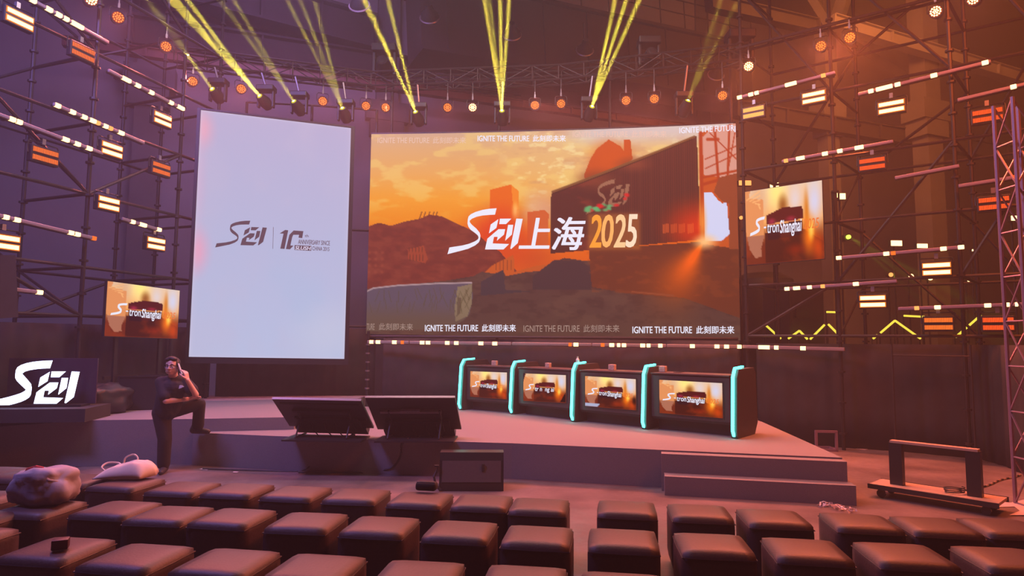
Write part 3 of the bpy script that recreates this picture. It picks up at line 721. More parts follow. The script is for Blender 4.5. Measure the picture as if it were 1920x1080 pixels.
# right screen hung on the scaffold
tl, tr = WR.at(1397, 360, .35), WR.at(1541, 338, .35)
b1, b2 = WR.at(1401, 497, .35), WR.at(1542.5, 485, .35)
b1.x, b1.y, b2.x, b2.y = tl.x, tl.y, tr.x, tr.y
pl, n = quad_place(tl, tr, b2, b1)
tv = empty('hanging_screen', (tl + b2) / 2, 'square flat screen hung on the right scaffold beside the wide screen', 'screen')
small_display(tv, pl, 4, 80, 80)
m = MB(); slab(m, pl, n, .004, -.06, -.003); m.build('casing', M_BLACK, tv)
m = MB()
for u in (.25, .75): m.tube(pl(u, .2, -.06), pl(u, .2, -.30), .02, 6); m.tube(pl(u, .8, -.06), pl(u, .8, -.30), .02, 6)
m.build('mounting_arm', M_TUBE, tv)

# ================= CONSOLES =================
cb = [atz(x, y, ZL) for x, y in ((863, 769), (959, 777), (1074, 791.5), (1207.5, 805.5), (1376.5, 823))]
M_CON = mat('console_black', (0.045, 0.04, 0.042), 0.5)
def neon_prof(H, D):
    return [(.0, .035), (-.045, .11), (.0, H - .13), (.075, H - .015), (.36, H)]      # (back, up)
names = ('first', 'second', 'third', 'fourth')
ROWD = (cb[4] - cb[0]); ROWD.z = 0; ROWD.normalize(); BK = Vector((-ROWD.y, ROWD.x, 0)).normalized()
def fin(i, p, H, owner_label):
    o = empty('console_end_panel', p, owner_label, 'panel', 'dark end panels with cyan neon edge between the consoles')
    D = .78
    FMx = Matrix(((BK.x, 0, ROWD.x, p.x), (BK.y, 0, ROWD.y, p.y), (0, 1, 0, ZL), (0, 0, 0, 1)))   # local x back, y up, z along the row
    prof = [(.03, .001), (D - .12, .001), (D, .16), (D - .04, H - .1), (D - .1, H - .02), (.10, H - .03), (.03, H - .14), (-.015, .11), (.0, .035)]
    m = MB(FMx); m.prism(prof, -.045, .045); m.build('panel', M_CON, o)
    pts = [FMx @ Vector((a, b, 0)) for a, b in neon_prof(H, D)]
    m = MB(FMx)
    pr = neon_prof(H, D); 
    for (a0, b0), (a1, b1) in zip(pr, pr[1:]):
        dv = Vector((a1 - a0, b1 - b0)); L = dv.length; dv.normalize(); nn = Vector((-dv.y, dv.x))
        m._add([(a0 + nn.x * h, b0 + nn.y * h, z) for h in (-.012, .012) for z in (-.017, .017)] + [(a1 + nn.x * h, b1 + nn.y * h, z) for h in (-.012, .012) for z in (-.017, .017)],
               [(0, 1, 3, 2), (4, 6, 7, 5), (0, 4, 5, 1), (2, 3, 7, 6), (0, 2, 6, 4), (1, 5, 7, 3)])
    m.build('neon_strip', M_E_CYAN, o)
heights = []
for i, (px, py) in enumerate(((900, 672.5), (996, 676.5), (1107, 679.5), (1244, 684), (1410, 688))):
    p = cb[i] + BK * .25; Y = p.y; heights.append(at(px, py, Y).z - ZL)
lb = ('cyan edged end panel at the far left of the console row', 'cyan edged panel between the two leftmost consoles', 'cyan edged panel beside the water bottle, third from the left',
      'cyan edged panel left of the largest console screen', 'cyan edged end panel closing the console row at the right')
for i in range(5): fin(i, cb[i], heights[i], lb[i])
quads = [((882, 696), (950.5, 698.5), (947.5, 748.5), (877.5, 743.5)), ((981.5, 700), (1061, 703.5), (1057, 755), (977.5, 751)),
         ((1097, 705), (1192, 711), (1188, 769), (1093.5, 761)), ((1236, 712), (1354, 718.5), (1351.5, 784), (1233.5, 774))]
clb = ('console nearest the left end, its screen showing the orange city', 'second console from the left, screen lettering partly broken up',
       'third console from the left, right of the water bottle', 'largest looking console at the right end of the row')
for i in range(4):
    a, b = cb[i], cb[i + 1]; Ha, Hb = heights[i] - .13, heights[i + 1] - .13
    o = empty('gaming_console_desk', (a + b) / 2, clb[i], 'console', 'dark consoles with screens on the stage')
    d = (b - a); d.z = 0; d.normalize(); bk = Vector((-d.y, d.x, 0)); L = (b - a).length - .16; A = a + d * .08 + bk * .09
    def C(x, y, z): return A + d * x + bk * y + Vector((0, 0, z))
    m = MB()
    def hexa(x0, x1, prof):
        n_ = len(prof); vs = [C(x0, y, z) for y, z in prof] + [C(x1, y, z) for y, z in prof]
        fs = [tuple(range(n_)), tuple(range(2 * n_ - 1, n_ - 1, -1))] + [(k, n_ + k, n_ + (k + 1) % n_, (k + 1) % n_) for k in range(n_)]
        m._add(vs, fs)
    H = (Ha + Hb) / 2
    hexa(0, L, [(.04, .16), (0, .2), (0, H - .02), (.03, H), (.5, H), (.5, .16)]); m.build('body', M_CON, o)
    m = MB(); hexa(.03, L - .03, [(.16, .001), (.16, .16), (.45, .16), (.45, .001)]); m.build('kick_base', M_BLACK, o)
    m = MB(); hexa(-.0, L, [(-.02, H), (-.02, H + .018), (.52, H + .018), (.52, H)]); m.build('counter_top', mat('console_top', (.10, .075, .07), .35), o)
    # screen set on the front face
    WC = Wall((A.x, A.y), ((A + d).x, (A + d).y)); q = [WC.at(x, y, .012) for x, y in quads[i]]
    q[3].x, q[3].y = q[0].x, q[0].y; q[2].x, q[2].y = q[1].x, q[1].y
    plc, nn = quad_place(*q); small_display(o, plc, (4, 2, 1, 0)[i], 72, 40)
    m = MB(); slab(m, plc, nn, .02, -.011, -.002); m.build('bezel', M_BLACK, o)
# small things on the consoles
M_CARD = mat('speckled_card', (.45, .34, .28), .6, noise_amt=.9, scale=60)
for (px, py, hh, l) in ((927.5, 684, 9, 'small speckled box on top of the leftmost console'), (1028, 688, 9, 'small speckled box on top of the second console'),
                 (1148, 692.5, 11, 'small speckled box on the third console from the left'), (1243, 696, 11, 'small speckled box at the left end of the rightmost console')):
    k = min(range(4), key=lambda i: abs((quads[i][0][0] + quads[i][1][0]) / 2 - px)); a = cb[k]; b = cb[k + 1]
    d = (b - a).normalized(); bk = Vector((-d.y, d.x, 0)).normalized(); WC = Wall((a + bk * .3)[:2], (b + bk * .3)[:2]); c = WC.at(px, py)
    H = (heights[k] + heights[k + 1]) / 2 - .13 + .018 + ZL; s = hh / F_PX * c.y
    m = MB(frame((c.x, c.y, H), d)); m.rbox((0, 0, s * .5 + .001), (s * 1.15, s * .8, s), .008); tag(m.build('small_box', M_CARD), l, 'box', 'small boxes on the consoles')
a, b = cb[1], cb[2]; d = (b - a).normalized(); c = b - d * .12 + BK * .3; H = (heights[1] + heights[2]) / 2 - .13 + .018 + ZL
o = empty('water_bottle', (c.x, c.y, H), 'clear water bottle on the second console, beside the third neon panel', 'bottle')
M_CLEAR = mat('cloudy_plastic', (.55, .5, .5), .15)
MB().lathe([(.03, 0), (.033, .01), (.033, .12), (.03, .14), (.033, .15), (.02, .175), (.012, .19)], 16, Matrix.Translation((c.x, c.y, H + .001))).build('bottle_body', M_CLEAR, o, smooth=True)
MB().lathe([(.015, 0), (.015, .02)], 12, Matrix.Translation((c.x, c.y, H + .191))).build('cap', M_CARD, o, smooth=True)
a, b = cb[3], cb[4]; d = (b - a).normalized(); c = a + d * .38 + BK * .28; H = (heights[3] + heights[4]) / 2 - .13 + .018 + ZL
m = MB(); m.path([(c.x + .05 * math.cos(t) + .006 * t, c.y + .05 * math.sin(t), H + .006 + .004 * (t / 6.28)) for t in [q * .4 for q in range(32)]], .005, 6)
tag(m.build('coiled_cable', M_BLACK, smooth=True), 'small black cable coil on top of the rightmost console', 'cable')

# ================= CONFIDENCE MONITORS =================
def monitor(tlp, trp, brp, blp, label, variant):
    Yb, Yt = 8.62, 8.22
    tl, tr, br, bl = at(*tlp, Yt), at(*trp, Yt - .02), at(*brp, Yb - .03), at(*blp, Yb)
    pl, n = quad_place(tl, tr, br, bl)
    o = empty('stage_monitor_television', Vector(((bl.x + br.x) / 2, (bl.y + br.y) / 2, ZL)), label, 'television', 'televisions seen from behind at the stage edge')
    vs = [pl(u, v, t) for u in (0, 1) for v in (0, 1) for t in (0, -.03)]
    F6 = [(0, 1, 3, 2), (4, 6, 7, 5), (0, 4, 5, 1), (2, 3, 7, 6), (0, 2, 6, 4), (1, 5, 7, 3)]
    m = MB(); m._add(vs, F6); m.build('panel', M_PLASTIC, o)
    def bx(mb, u0, v0, u1, v1, t0, t1): mb._add([pl(u, v, t) for u in (u0, u1) for v in (v0, v1) for t in (t0, t1)], F6)
    M_RIM = mat('monitor_rim', (.30, .26, .25), .3, .5)
    m = MB(); bx(m, .0, -.012, 1, .004, -.031, .003); m.build('edge_trim', M_RIM, o)
    m = MB()
    if variant == 0: bx(m, .06, .12, .96, .16, 0, .012); bx(m, .14, .60, .97, .66, 0, .03)
    bx(m, .17, .32, .83, .37, 0, .04) if variant == 0 else bx(m, .12, .36, .82, .42, 0, .04)
    bx(m, .16, .82, .84, .86, 0, .04)
    m.build('bracket_bar', M_RIM if variant == 1 else M_TUBE, o)
    m = MB(); bx(m, .14 if variant else .17, .66 if variant else .6, .88, .97, 0, .05); m.build('lower_housing', M_PLASTIC, o)
    m = MB(); bx(m, .08, .97, .92, 1.17, -.06, .03); m.build('hinge_box', M_PLASTIC, o)
    if variant == 1:
        m = MB(); bx(m, .36, .30, .58, .36, .02, .06); m.build('mount_plate', M_RIM, o)
    for u in (.22, .80):
        top = pl(u, .35, .03); m = MB()
        f = Vector((top.x, Yb + .12, ZL + .03)); g = Vector((top.x, top.y - .02, ZL + .03))
        m.tube(top, pl(u, .97, .05), .014, 6); m.tube(pl(u, .6, .04), g, .012, 6); m.tube(g, f, .014, 6)
        m.build('stand_leg', M_BLACK, o)
    pb = pl(.5, 1, 0); m = MB(frame((pb.x, pb.y - .2, ZL + .012), tr - tl)); m.box((0, 0, 0), (1.0, .5, .02)); m.build('base_plate', M_BLACK, o)
    rs = random.Random(variant + 3); m = MB()
    for k in range(4):
        u = .3 + .14 * k + rs.random() * .05; p0 = pl(u, .75, .05); p1 = pl(u + .05, 1.0, .12)
        m.path([p0, p0.lerp(p1, .5) + Vector((0, -.07, 0)), p1, Vector((p1.x + .03, p1.y - .05, ZL + .03))], .007, 5)
    m.build('cable', M_TUBE, o)
    return o
monitor((510, 748.5), (677, 752), (700.5, 803), (543, 799), 'left of two black televisions on the stage edge, seen from behind', 0)
monitor((684.5, 746), (853, 746), (865, 805), (708, 805), 'right of two black televisions on the stage edge, thin bright top rim', 1)
def cable(name, pts, r, label, m=None):
    P = []; pts = [Vector(p) for p in pts]
    for i in range(len(pts) - 1):
        p0 = pts[max(i - 1, 0)]; p1 = pts[i]; p2 = pts[i + 1]; p3 = pts[min(i + 2, len(pts) - 1)]
        for k in range(6):
            t = k / 6; P.append(.5 * ((2 * p1) + (p2 - p0) * t + (2 * p0 - 5 * p1 + 4 * p2 - p3) * t * t + (-p0 + 3 * p1 - 3 * p2 + p3) * t ** 3))
    P.append(pts[-1]); mb = MB(); mb.path(P, r, 6); return tag(mb.build(name, m or M_PLASTIC, smooth=True), label, 'cable')
def ff(px, py): 
    """just in front of the stage face"""
    a, b = front[1], front[4]; W_ = Wall((a.x, a.y), (b.x, b.y)); return W_.at(px, py, .03)
def fl(px, py, z=.012): return atz(px, py, z)
e1 = ff(617, 824); e1.z = ZL + .012
cable('power_cable', [e1 + Vector((0, .12, 0)), e1 + Vector((0, .0, .0)), ff(620, 832), ff(616, 858), ff(600, 870), ff(585, 872), fl(560, 883), fl(480, 882), fl(380, 879)], .009, 'thin black cable hanging down the stage front below the left television')
e1 = ff(765, 827); e1.z = ZL + .012
cable('power_cable', [e1 + Vector((0, .14, 0)), e1, ff(754, 832), ff(751, 855), ff(740, 873), ff(725, 880), fl(700, 886), fl(640, 886), fl(560, 885)], .016, 'thicker black cable bundle hanging down the stage front below the right television')

# floor wedge loudspeaker
b0, b1 = atz(823, 921, 0), atz(944, 921, 0); d = (b1 - b0).normalized(); L = (b1 - b0).length
o = empty('floor_monitor_speaker', (b0 + b1) / 2, 'black wedge stage loudspeaker on the floor in front of the stage', 'loudspeaker')
FM = frame(b0, d); s = 7.35 / F_PX
def wprism(prof, x0, x1, name, m_, parent):
    m = MB(FM); n_ = len(prof); m._add([(x0, y, z) for y, z in prof] + [(x1, y, z) for y, z in prof],
        [tuple(range(n_ - 1, -1, -1)), tuple(range(n_, 2 * n_))] + [(k, (k + 1) % n_, n_ + (k + 1) % n_, n_ + k) for k in range(n_)]); return m.build(name, m_, parent)
wprism([(0, .002), (.0, .09), (.05, .34), (.08, .425), (.30, .42), (.45, .10), (.43, .002)], 0, L, 'cabinet', M_PLASTIC, o)
wprism([(-.004, .10), (.046, .335), (.06, .335), (.01, .10)], .03, L - .03, 'rear_panel', mat('speaker_panel', (.09, .085, .08), .5), o)
m = MB(FM); m.rbox((L * .68, .022, .26), (.035, .02, .09), .008); m.build('handle', M_BLACK, o)
m = MB(FM); m.box((-.03, .02, .28), (.05, .05, .02)); m.box((-.02, .02, .25), (.02, .04, .07)); m.path([(-.02, .02, .24), (-.06, 0, .16), (-.04, -.02, .08), (.02, -.04, .02)], .016, 6); m.build('plug', M_BLACK, o)

# ================= OTTOMANS =================
def ottoman_mesh():
    bm = bmesh.new(); bmesh.ops.create_cube(bm, size=1); bmesh.ops.scale(bm, vec=(.455, .455, .395), verts=bm.verts)
    bmesh.ops.subdivide_edges(bm, edges=bm.edges[:], cuts=5, use_grid_fill=True)
    bmesh.ops.translate(bm, vec=(0, 0, .0475 + .395 / 2), verts=bm.verts)
    for v in bm.verts:
        r = .032; h = (.455 / 2, .455 / 2, .395 / 2); c = Vector((0, 0, .245)); p = v.co - c
        q = Vector([max(-(h[i] - r), min(h[i] - r, p[i])) for i in range(3)]); e = p - q
        if e.length > 1e-6: p = q + e.normalized() * r
        if v.co.z > .43: p.z += .012 * (1 - (v.co.x / .23) ** 2) * (1 - (v.co.y / .23) ** 2)
        v.co = c + p
    mb = MB(); mb.addbm(bm); return mb
def make_ottoman():
    o = empty('ottoman', (0, 0, 0))
    b = ottoman_mesh().build('upholstery', M_LEATHER, o, smooth='all')
    m = MB(); h = .222
    m.path([(-h, -h, .405), (0, -h - .004, .405), (h, -h, .405), (h + .004, 0, .405), (h, h, .405), (0, h + .004, .405), (-h, h, .405), (-h - .004, 0, .405), (-h, -h + .001, .405)], .0035, 5)
    m.build('piping', M_LEATHER, b)
    for sx in (-1, 1):
        for sy in (-1, 1): m = MB(); m.tube((sx * .17, sy * .17, .0), (sx * .17, sy * .17, .055), .022, 10); m.build('foot', M_BLACK, o)
    return o
rows = [
 ('front row', [(-2, 880, 'at the far left edge, partly cut off'), (38, 886, 'left end, behind the grey bag'), (150, 894, 'left of the seat with the white tote'), (238, 901, 'under the cream tote bag'), (345, 909, 'right of the tote bag seat'), (447, 912.5, 'below the left stage television'),
    (557, 918, 'below the hanging thin cable'), (670, 923, 'left of the seat with the black pouch'), (789, 930, 'with a black pouch on it'), (905, 935, 'in front of the wedge loudspeaker'), (1012, 942, 'at the left side of the aisle'),
    (1175, 947, 'alone between the two aisle gaps'), (1311, 954, 'in front of the stage steps left end'), (1449, 964, 'in front of the middle of the stage steps'), (1612, 972, 'beyond the gap below the steps right end'), (1752, 979, 'nearest the empty wheeled cart'), (1885, 982, 'at the right edge of the photo')]),
 ('second row', [(-30, 927, 'at the left edge, only its corner showing'), (74, 946, 'under the bulging grey bag'), (220, 948, 'first one right of the grey bag'), (319, 958, 'second one right of the grey bag'), (438, 963, 'third one right of the grey bag'), (577, 971, 'fifth from the aisle on the left'),
    (714, 979, 'third from the aisle on the left'), (864, 988, 'second from the aisle on the left'), (1009, 998, 'at the left side of the aisle'), (1168, 1004, 'alone between the two aisle gaps'), (1336, 1013, 'first one right of the narrow gap'),
    (1510, 1023, 'third from the right edge'), (1694, 1032, 'second from the right edge'), (1890, 1040, 'at the right edge')]),
 ('third row', [(-75, 1000, 'at the left edge'), (108, 1022, 'with a small dark box standing on it'), (258, 1036, 'right of the seat with the dark box'), (425, 1046, 'third from the left'), (592, 1057, 'fourth from the left'), (785, 1070, 'left of the aisle by one'),
    (983, 1080, 'at the left side of the aisle'), (1168, 1094, 'in the aisle middle, cut by the bottom edge')]),
]
EXTRA = [(-52, 966, 'brown ottoman poking in at the left edge between second and third rows')]
proto = None
ROT = math.radians(-7.5)
seat_at = {}
for rn, lst in rows:
    for k, (px, py, t) in enumerate(lst):
        p = atz(px, py, .455)
        o = make_ottoman() if proto is None else copy_tree(proto)
        proto = proto or o
        yaw = ROT + R.uniform(-.03, .03)
        o.location = (p.x, p.y, 0); o.rotation_euler = (0, 0, yaw); seat_at[(rn, k)] = (p, yaw)
        tag(o, 'brown cube ottoman in the %s, %s' % (rn, t), 'ottoman', 'leather cube ottomans in rows')
for px, py, t in EXTRA:
    p = atz(px, py, .455); o = copy_tree(proto); o.location = (p.x, p.y, 0); o.rotation_euler = (0, 0, ROT); tag(o, t, 'ottoman', 'leather cube ottomans in rows')

# black pouch, small dark box
p, y = seat_at[('front row', 8)]
c = atz(800, 919, .46); TM = frame((c.x, c.y, .459), (math.cos(y), math.sin(y), 0))
o = empty('black_pouch', (c.x, c.y, .459), 'black fabric pouch on a front row ottoman', 'pouch')
m = MB(TM); m.rbox((0, 0, .036), (.18, .10, .07), .025, 3); m.build('pouch_body', mat('pouch_cloth', (.012, .012, .012), .9), o, smooth=True)
m = MB(TM); m.path([(-.08, -.03, .07), (0, -.035, .074), (.08, -.03, .07)], .003, 5); m.build('zip', M_BLACK, o)
p, y = seat_at[('third row', 1)]
c = atz(113, 1030, .457); TM = frame((c.x, c.y, .461), (math.cos(.45), math.sin(.45), 0))
m = MB(TM); m.rbox((0, 0, .03), (.085, .075, .058), .006); m.cur = 0
o = m.build('small_carton', mat('dark_red_card', (.05, .012, .014), .5), smooth=True); tag(o, 'small dark red carton standing on a third row ottoman', 'box')

# ================= SCAFFOLDS AND FIXTURES =================
def P3(W_, px, z, off=0.0):
    p = W_.at(px, 600, off); return Vector((p.x, p.y, z))
def scaffold(W_, us, levels, depth, z0, z1, label, bays_diag, extra_back=0.0):
    """us: distances along the wall; back row stands 'depth' behind"""
    base = W_.p + W_.d * us[0]; o = empty('scaffold', (base.x, base.y, z0), label, 'scaffold')
    g = lambda u, k, z: W_.p + W_.d * (u + (extra_back if k else 0)) - W_.n * (depth * k) + Vector((0, 0, z))
    for k in (0, 1):
        for u in us:
            m = MB(); m.tube(g(u, k, z0), g(u, k, z1), .03, 8)
            z = z0 + .25
            while z < z1: m.tube(g(u, k, z), g(u, k, z + .03), .062, 8); z += .5
            m.build('upright', M_TUBE, o, smooth=True)
        for a, b in zip(us, us[1:]):
            for z in (levels if k == 0 else levels[1::2]): m = MB(); m.tube(g(a, k, z), g(b, k, z), .026, 6); m.build('ledger', M_TUBE, o, smooth=True)
    for u in us:
        for z in levels: m = MB(); m.tube(g(u, 0, z), g(u, 1, z), .026, 6); m.build('transom', M_TUBE, o, smooth=True)
    for (i, j, l0, l1, k) in bays_diag:
        m = MB(); m.tube(g(us[i], k, levels[l0]), g(us[j], k, levels[l1]), .026, 6); m.build('diagonal_brace', M_TUBE, o, smooth=True)
    for u in us[1:2]:
        for l in range(0, len(levels) - 1, 2):
            m = MB(); m.tube(g(u, 0, levels[l]), g(u, 1, levels[l + 1]), .022, 6); m.build('cross_brace', M_TUBE, o, smooth=True)
    return o
uL = [ (P3(WL, px, 0) - WL.p).dot(WL.d) for px in (-60, 150, 322)]
uL = [uL[0], uL[1], uL[2], uL[2] + .9]
scaffold(WL, uL, [2.05, 2.78, 3.9, 5.0, 6.1, 7.2, 8.4], 1.5, ZU, 9.5, 'tall steel scaffold with orange lights left of the white screen',
         [(0, 1, 1, 0, 0), (0, 1, 2, 1, 1), (0, 1, 3, 2, 0), (0, 1, 3, 4, 1), (0, 1, 5, 4, 0), (1, 2, 0, 1, 1), (1, 2, 2, 3, 0), (1, 2, 4, 5, 1), (0, 1, 5, 6, 1), (1, 2, 6, 5, 0)], .15)
uR = [(P3(WR, px, 0) - WR.p).dot(WR.d) for px in (1400, 1574, 1806, 2010)]
scaffold(WR, uR, [1.85, 2.75, 3.75, 4.85, 6.0, 7.1, 8.3], 1.4, 0.0, 9.5, 'tall steel scaffold with orange lights right of the wide screen',
         [(0, 1, 0, 1, 0), (1, 2, 1, 3, 0), (2, 1, 0, 2, 1), (1, 2, 3, 4, 1), (2, 1, 4, 6, 0), (2, 3, 1, 3, 0), (3, 2, 0, 2, 1), (2, 3, 3, 5, 1), (3, 2, 4, 6, 0), (0, 1, 3, 5, 1), (1, 0, 4, 6, 0), (1, 2, 5, 6, 1)], .2)
# pole at the left end of the wide screen
p = at(688, 737, 12.62)
o = empty('support_pole', (p.x, p.y, ZL), 'slim steel support pole in the gap between the two big screens', 'pole')
m = MB(); m.tube((p.x, p.y, ZL + .012), (p.x, p.y, 1.9), .028, 8); m.build('pole', M_TUBE, o, smooth=True)
m = MB()
for k in range(7): m.tube((p.x, p.y, .6 + k * .17), (p.x, p.y, .63 + k * .17), .045, 8)
m.build('couplers', M_TRUSS, o); m = MB(); m.box((p.x, p.y, ZL + .006), (.16, .16, .01)); m.build('foot_plate', M_TUBE, o)
# rear frames of the screens
def frame_rig(name, pts, zs, label):
    o = empty(name, pts[0], label, 'frame')
    for p in pts: m = MB(); m.tube((p[0], p[1], pts[0][2]), (p[0], p[1], zs[-1]), .03, 6); m.build('upright', M_TUBE, o)
    for a, b in zip(pts, pts[1:]):
        for z in zs: m = MB(); m.tube((a[0], a[1], z), (b[0], b[1], z), .025, 6); m.build('ledger', M_TUBE, o)
    return o
frame_rig('screen_support_frame', [(-5.5, 12.85, ZU), (-4.2, 13.0, ZU), (-2.9, 13.25, ZU)], [2.0, 4.0, 6.6], 'steel frame standing behind the tall white screen')
frame_rig('screen_support_frame', [(-2.6, 13.35, 0), (-.3, 13.25, 0), (2.0, 12.9, 0), (4.3, 12.3, 0)], [1.7, 3.8, 5.7, 7.3], 'steel frame standing behind the wide curved screen')

def box_truss(name, a, b, w, label, n=None, m_=None):
    a = Vector(a); b = Vector(b); L = (b - a).length; T = frame(a, b - a); o = empty(name, a, label, 'truss'); h = w / 2
    for sy in (-1, 1):
        for sz in (-1, 1): m = MB(T); m.tube((0, sy * h, sz * h), (L, sy * h, sz * h), .022, 6); m.build('chord', m_ or M_TUBE, o, smooth=True)
    n = n or max(2, int(L / .5)); m = MB(T)
    for i in range(n):
        x0, x1 = L * i / n, L * (i + 1) / n; s = 1 if i % 2 else -1
        for (y0, z0, y1, z1) in ((-h, -h * s, -h, h * s), (h, -h * s, h, h * s), (-h * s, h, h * s, h), (-h * s, -h, h * s, -h)): m.tube((x0, y0, z0), (x1, y1, z1), .011, 5)
        m.tube((x0, -h, -h), (x0, -h, h), .011, 5); m.tube((x0, h, -h), (x0, h, h), .011, 5)
    m.build('lacing', m_ or M_TUBE, o); return o
TZ = 7.12
c0, c1, c2, c3 = at(330, 100, 11.9), at(700, 150, 13.0), at(1050, 150, 12.6), at(1402, 110, 11.6)
for c in (c0, c1, c2, c3): c.z = TZ
box_truss('lighting_truss', c0, c1, .3, 'black lighting truss above the tall white screen')
box_truss('lighting_truss', c1, c2, .3, 'black lighting truss above the left half of the wide screen')
box_truss('lighting_truss', c2, c3, .3, 'black lighting truss above the right half of the wide screen')
l0 = P3(WL, -40, TZ, .12); l1 = P3(WL, 330, TZ, .12)
m = MB(); m.tube(l0, l1, .03, 8); tag(m.build('lighting_pipe', M_TUBE, smooth=True), 'long black pipe carrying round amber lamps at the upper left', 'pipe')
r0 = P3(WR, 1392, TZ, .12); r1 = P3(WR, 1990, TZ, .12)
m = MB(); m.tube(r0, r1, .03, 8); tag(m.build('lighting_pipe', M_TUBE, smooth=True), 'long black pipe carrying round amber lamps at the upper right', 'pipe')
p = at(1893, 600, 7.0); 
box_truss('tower_truss', (p.x + .20, p.y, .01), (p.x + .20, p.y, 4.45), .28, 'pale upright truss tower at the right edge of the photo', 9, mat('lilac_truss', (.26, .17, .23), .4, .4))

# --- round LED par lamps: x is the lens axis; built once bright and once amber ---
def make_par(mdot):
    o = empty('par_lamp', (0, 0, 0)); r = .088
    TX = Matrix.Rotation(math.radians(90), 4, 'X')       # lathe axis z -> -y (towards the audience)
    MB().lathe([(.05, -.16), (.085, -.12), (.1, 0), (.1, .02), (.09, .02)], 24, TX).build('housing', M_BLACK, o, smooth=True)
    lp_ = MB().lathe([(.088, .0205), (.088, .026)], 24, TX).build('lens_plate', emit('par_plate', (1.0, .10, .01), .30), o)
    m = MB()
    for n_, rr in ((1, 0), (6, .032), (12, .066)):
        for i in range(n_):
            a = 2 * math.pi * i / n_ + (.2 if n_ == 12 else 0); c_ = (rr * math.cos(a), -.0262, rr * math.sin(a))
            m.tube(c_, (c_[0], -.031, c_[2]), .0125, 8)
    m.build('led_dots', mdot, lp_)
    m = MB(); pts = [(-.115, 0, 0), (-.115, .02, .13), (-.09, .02, .16), (.09, .02, .16), (.115, .02, .13), (.115, 0, 0)]; m.path(pts, .008, 5); m.build('yoke', M_BLACK, o)
    m = MB(); m.box((0, .02, .19), (.03, .05, .07)); m.tube((0, .02, .22), (0, .02, .30), .012, 6); m.build('clamp', M_TRUSS, o)
    return o
pars = {}
TW = [Wall(c0[:2], c1[:2]), Wall(c1[:2], c2[:2]), Wall(c2[:2], c3[:2])]
def truss_at(px): return TW[0 if px < 700 else 1 if px < 1050 else 2]
PAR_LIGHT = {(221, 33): (320, (1, .20, .18)), (170, 0): (160, (1, .22, .20)), (452, 167): (330, (1, .24, .20)), (723, 202): (170, (1, .34, .26)), (1003, 198): (130, (1, .32, .20)), (1227, 186): (260, (1, .22, .07)),
             (1404, 125): (560, (1, .20, .03)), (1594, 71): (1100, (1, .16, .015))}
def par(px, py, bright, label, Y=None, W_=None):
    c = W_.at(px, py, .15 if W_ in TW else .12)
    if bright not in pars: pars[bright] = o = make_par(M_E_PARB if bright else M_E_PARC)
    else: o = copy_tree(pars[bright])
    o.location = c; aim = Vector((0, 3.0, 2.6)) - c; o.rotation_euler = (-math.radians(R.uniform(6, 14)), 0, math.atan2(aim.y, aim.x) + math.pi / 2)
    o.rotation_euler = (math.radians(R.uniform(4, 12)), 0, math.atan2(aim.x, -aim.y) )
    tag(o, label, 'lamp', 'round LED lamps in a ring above the stage')
    m = MB(); m.tube((0, .02, .28), o.rotation_euler.to_matrix().inverted() @ Vector((0, 0, TZ - c.z - (.14 if W_ in TW else 0))), .014, 6); ORG[o.name] = Vector((0, 0, 0)); m.build('hanger', M_TUBE, o)
    if (px, py) in PAR_LIGHT:
        pw, colr = PAR_LIGHT[(px, py)]; ax = Vector((aim.x, aim.y, 0)).normalized()
        l = lamp('par_light', 'SPOT', (0, 0, 0), (0, -1, -.85), pw, colr, spot_size=math.radians(105), spot_blend=.6, shadow_soft_size=.05)
        l.parent = o; l.matrix_parent_inverse = Matrix.Identity(4); l.location = (0, -.09, 0)
for px, py, b, W_, l in ((170, 0, 1, WL, 'glowing round amber lamp cut by the top edge at the upper left'), (221, 33, 0, WL, 'round amber LED lamp below the top edge at the upper left'), (311, 88, 0, WL, 'round amber LED lamp above and left of the white screen corner'),
                 (1404, 125, 1, WR, 'very bright round lamp above the right corner of the wide screen'), (1539.5, 87, 0, WR, 'round amber lamp, left one of the close pair at upper right'), (1594, 71, 0, WR, 'round amber lamp, right one of the close pair at upper right'),
                 (1755, 22, 1, WR, 'very bright round lamp near the top right with orange glow'), (1826, -1, 1, WR, 'bright round lamp cut by the top edge at the upper right')):
    par(px, py, b, l, W_=W_)
for px, py, Y, b, l in ((361, 153, 11.9, 0, 'round amber lamp left of the faintest left yellow beam'), (452, 167, 12.2, 0, 'round amber lamp between the first two yellow beam heads'), (605, 190, 12.6, 0, 'round amber lamp above the right part of the white screen'),
                    (686, 199, 12.8, 0, 'round amber lamp over the gap between screens, left of a pair'), (723, 202, 12.8, 0, 'round amber lamp over the gap between screens, right of a pair'), (839, 202, 12.7, 0, 'round amber lamp just right of the fifth yellow beam head'),
                    (886, 202, 12.6, 1, 'round paler lamp left of the middle yellow beam head'), (1003, 198, 12.5, 0, 'first round amber lamp right of the middle yellow beams'), (1052, 195, 12.4, 0, 'second round amber lamp right of the middle yellow beams'),
                    (1174, 189, 12.2, 0, 'first round amber lamp right of the slanted yellow beams'), (1227, 186, 12.1, 0, 'second round amber lamp right of the slanted yellow beams'), (1355, 180, 11.7, 0, 'round amber lamp over the right end of the wide screen')):
    par(px, py, b if b == 0 else 2, l, W_=truss_at(px))

